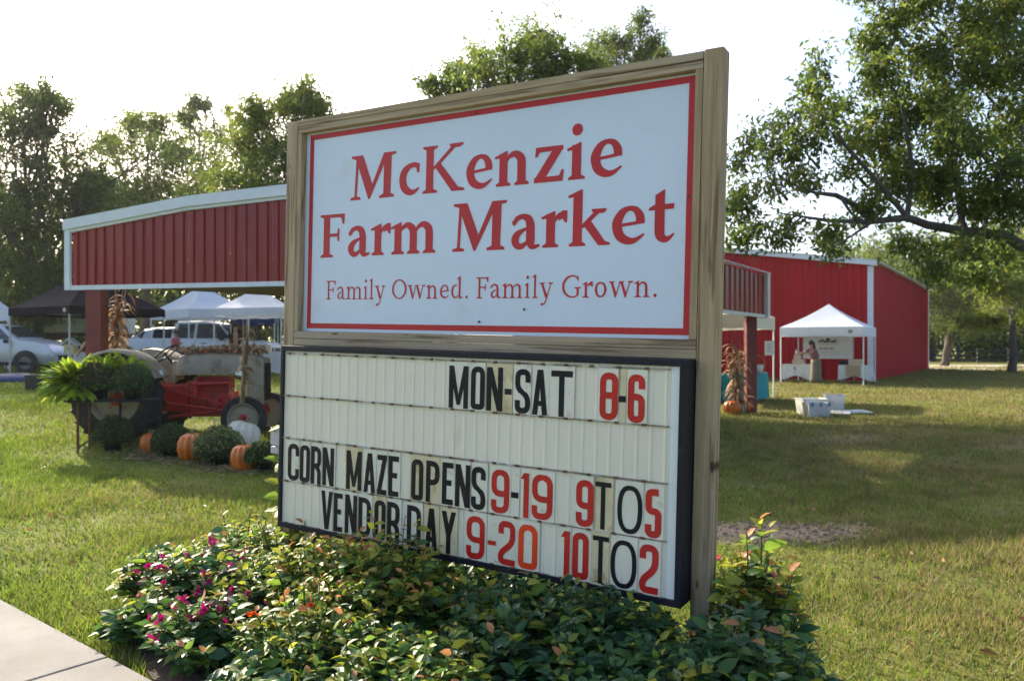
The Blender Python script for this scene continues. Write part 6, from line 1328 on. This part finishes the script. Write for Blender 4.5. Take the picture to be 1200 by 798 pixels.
far_tree('tall tree rising above the middle of the sign', 615, 21, [(600, 48, 22), (635, 35, 20), (570, 66, 22), (540, 84, 18), (605, 78, 26), (640, 68, 24), (518, 98, 14), (665, 70, 16), (575, 105, 30), (625, 110, 32), (560, 140, 40), (640, 140, 40), (600, 180, 44), (530, 170, 40), (680, 130, 34), (500, 210, 44), (560, 215, 44), (700, 185, 40), (650, 205, 44), (740, 170, 34), (770, 220, 34), (720, 240, 36), (600, 250, 40), (470, 200, 34), (440, 250, 34), (500, 260, 40)], per=30, w_=(2.5, 4, 3, 1.4), r0=.32, leaf=.115, sub=12, th=4.5)
far_tree('tree with thin top twigs rising above the right half of the sign', 725, 41, [(705, 45, 16), (735, 42, 16), (762, 48, 14), (690, 70, 20), (720, 72, 22), (750, 72, 18), (775, 62, 8), (740, 100, 30), (700, 110, 30), (720, 150, 36)], per=40, w_=(3, 4, 2.6, 1.2), leaf=.17)
# the big tree on the right: trunk outside the frame, long limb reaching in
BT = Vector((12.2, 14.6, 0)); big = empty('pecan_tree', BT, label='big spreading tree at the right, long limb reaching over the lawn', cat='tree')
mb = MB(); mb.tube([(0, 0, -.3), (0, 0, 1.2), (-.15, -.05, 2.6), (-.2, 0, 4.5), (.2, .2, 7), (.3, .3, 9.5)], [.62, .45, .42, .34, .24, .12], 14); mb.build('trunk', M['bark'], big, smooth=True)
lm = MB()
def limb(pts, r, sub=None, nn=7):
    P = [Vector(p)-BT for p in pts]; lm.tube(P, r, nn, caps=False)
limb([(12.0, 14.6, 2.5), at(1230, 300, 14.3), at(1200, 290, 14), at(1179, 277, 14), at(1129, 271, 13.9), at(1088, 264, 13.8), at(1063, 255, 13.7), at(1022, 260, 13.6), at(972, 259, 13.5), at(940, 254, 13.4), at(915, 250, 13.3)], [.20, .125, .11, .10, .085, .075, .068, .05, .034, .02, .01])
limb([at(1022, 260, 13.6), at(1005, 242, 13.6), at(980, 229, 13.7), at(955, 226, 13.7), at(925, 215, 13.7)], [.06, .055, .045, .03, .015])
limb([at(985, 231, 13.6), at(996, 248, 13.5), at(1006, 259, 13.5)], [.03, .025, .02]); limb([at(940, 254, 13.4), at(930, 262, 13.3), at(920, 275, 13.2)], [.02, .015, .008])
limb([at(1063, 255, 13.7), at(1070, 200, 14), at(1060, 140, 14.2), at(1050, 80, 14.5)], [.05, .04, .03, .015]); limb([at(1129, 271, 13.9), at(1120, 200, 14.4), at(1110, 120, 14.8), at(1100, 40, 15)], [.06, .05, .04, .02])
limb([at(1063, 255, 13.7), at(1030, 215, 13.4), at(990, 170, 13.3), at(960, 120, 13.2), at(955, 85, 13.2)], [.05, .04, .03, .02, .01]); limb([at(1022, 260, 13.6), at(1000, 275, 13.3), at(985, 285, 13.2), at(975, 292, 13.1)], [.03, .02, .012, .008])
bl = [(960, 80, 22), (948, 105, 24), (985, 118, 20), (930, 135, 24), (965, 145, 34), (905, 165, 28), (940, 175, 32), (995, 165, 30), (1000, 200, 28), (880, 160, 16), (868, 190, 14), (872, 230, 22), (905, 215, 28), (945, 215, 24), (860, 250, 16), (885, 262, 12), (915, 278, 11), (925, 262, 10), (975, 270, 10), (972, 290, 9), (867, 280, 10), (1040, 30, 34), (1030, 85, 34), (1045, 130, 34), (1028, 165, 26), (1080, 15, 44), (1085, 75, 44), (1090, 135, 42), (1060, 190, 34), (1050, 215, 26), (1135, 30, 50), (1140, 95, 50), (1130, 160, 46), (1105, 205, 36), (1085, 225, 26), (1185, 20, 50), (1190, 85, 50), (1185, 150, 50), (1165, 215, 40), (1145, 245, 26), (1190, 235, 32), (1135, 292, 20), (1108, 288, 16), (1080, 296, 13), (1122, 322, 10), (1060, 285, 10), (1165, 300, 16), (1150, 325, 10), (1092, 316, 9), (1240, 60, 60), (1250, 160, 60), (1260, 260, 50), (1230, -60, 70), (1120, -70, 70), (1180, -140, 80), (1300, -80, 90), (1330, 80, 80), (1030, -30, 36), (1020, 60, 18), (1360, 200, 80), (1060, -60, 46), (1350, -180, 90), (1020, 240, 12)]
Pts = []; Ws = []
for px, py, r in bl:
    Yq = 14+rnd.uniform(-1.3, 1.3)+(px-1000)*.003; c = at(px, py, Yq); R_ = r/FPX*Yq; k_ = int((12+R_*R_*50)*(.42 if px < 1015 or py > 284 else .85))
    cb = c-BT; anc = cb+Vector((R_*.8, .2, -R_*.6)); lm.tube([anc, cb.lerp(anc, .4), cb], [.03+.02*R_, .02, .01], 4, caps=False)
    for k in range(k_):
        q = Vector((rnd.gauss(0, 1), rnd.gauss(0, 1.2), rnd.gauss(0, 1))).normalized()*R_*rnd.uniform(.25, 1.05)+cb
        if R_ > .3: lm.tube([cb, cb.lerp(q, .5)+Vector((0, 0, .05)), q], [.014, .01, .004], 3, caps=False)
        nl = int(46*rnd.uniform(.6, 1.4)); Pts.append(np.array(q)+nr.normal(size=(nl, 3))*np.array([.14, .14, .11])); Ws.append(np.full(nl, rnd.random()))
lm.build('limbs', M['bark'], big, smooth=True)
P = np.concatenate(Pts); Ws = np.concatenate(Ws); mi = np.searchsorted(np.cumsum([.28, .36, .24, .12]), np.clip(.5*Ws+.5*nr.random(len(Ws)), 0, .999))
leaves(P, .125, mats=[M[m] for m in LM], midx=mi, name='crown', parent=big, droop=.7, aspect=.42)
print('big leaves', len(P))
far_tree('small round tree just behind the barn roof', 1032, 62, [(1030, 296, 16), (1045, 305, 16), (1018, 308, 12), (1035, 325, 20)], per=40, w_=(2, 4, 3, 1.5), sub=8, r0=.25)
far_tree('pale green tree behind the far end of the barn', 1105, 58, [(1075, 318, 16), (1100, 312, 22), (1128, 318, 22), (1110, 340, 26), (1140, 345, 24), (1090, 338, 18), (1150, 320, 20), (1120, 365, 24), (1150, 370, 22)], per=60, w_=(5, 4, 1.5, .3), sub=11, r0=.3)
far_tree('sunlit yellow green tree at the right edge beyond the drive', 1185, 44, [(1170, 300, 20), (1190, 310, 26), (1175, 335, 22), (1195, 350, 26), (1180, 362, 14), (1160, 318, 14), (1215, 330, 34)], per=64, w_=(.6, 3, 4, 1.6), sub=11, r0=.25)
# far woods, one mass
def woods(label, x0, x1, y0, y1, n, H, seed):
    rg = np.random.default_rng(seed); Pts = []; mb = MB()
    for k in range(n):
        cx_, cy_ = rg.uniform(x0, x1), rg.uniform(y0, y1); h = H*rg.uniform(.7, 1.1); g_ = gh(cx_, cy_); mb.tube([(cx_, cy_, g_-.2), (cx_+rg.normal()*.2, cy_, g_+h*.5), (cx_, cy_, g_+h*.8)], [.2, .16, .08], 5, caps=False)
        for j in range(16):
            z = rg.uniform(.05, 1)*h; R_ = (1-(z/h-.45)**2*1.6)*H*.26; q = np.array([cx_+rg.normal()*R_*.6, cy_+rg.normal()*R_*.6, z+g_]); Pts.append(q+rg.normal(size=(46, 3))*R_*.24)
    P = np.concatenate(Pts); P[:, 2] = np.maximum(P[:, 2], .1); i = nr.choice(3, len(P), p=[.7, .25, .05])
    o = leaves(P, .42, mats=[M['lf_dark'], M['lf_mid'], M['lf_lite'], M['bark']], midx=i, name='far_woods', aspect=.7); tag(o, label, 'woods', kind='stuff')
    tag(mb.build('woodland_trunks', M['bark']), 'dark trunks inside '+label, 'woods', kind='stuff')
woods('the dark far woodland beyond the paddock fence at the right', 34, 78, 74, 92, 75, 14, 1)
woods('the far woodland behind the left market tents', -58, -6, 52, 70, 75, 12, 2)

# ------------------------------------------------------------------ thin sunlit morning haze
hm = bpy.data.materials.new('haze_air'); hm.use_nodes = True; t = hm.node_tree; t.nodes.clear()
ho = t.nodes.new('ShaderNodeOutputMaterial'); pv = t.nodes.new('ShaderNodeVolumePrincipled'); pv.inputs['Color'].default_value = (.95, .97, 1, 1); pv.inputs['Density'].default_value = .0002; pv.inputs['Anisotropy'].default_value = .5
t.links.new(pv.outputs[0], ho.inputs['Volume'])
o = MB().b2((-1000, -100, -1.2), (1000, 1600, 27)).build('haze', hm); tag(o, kind='stuff')
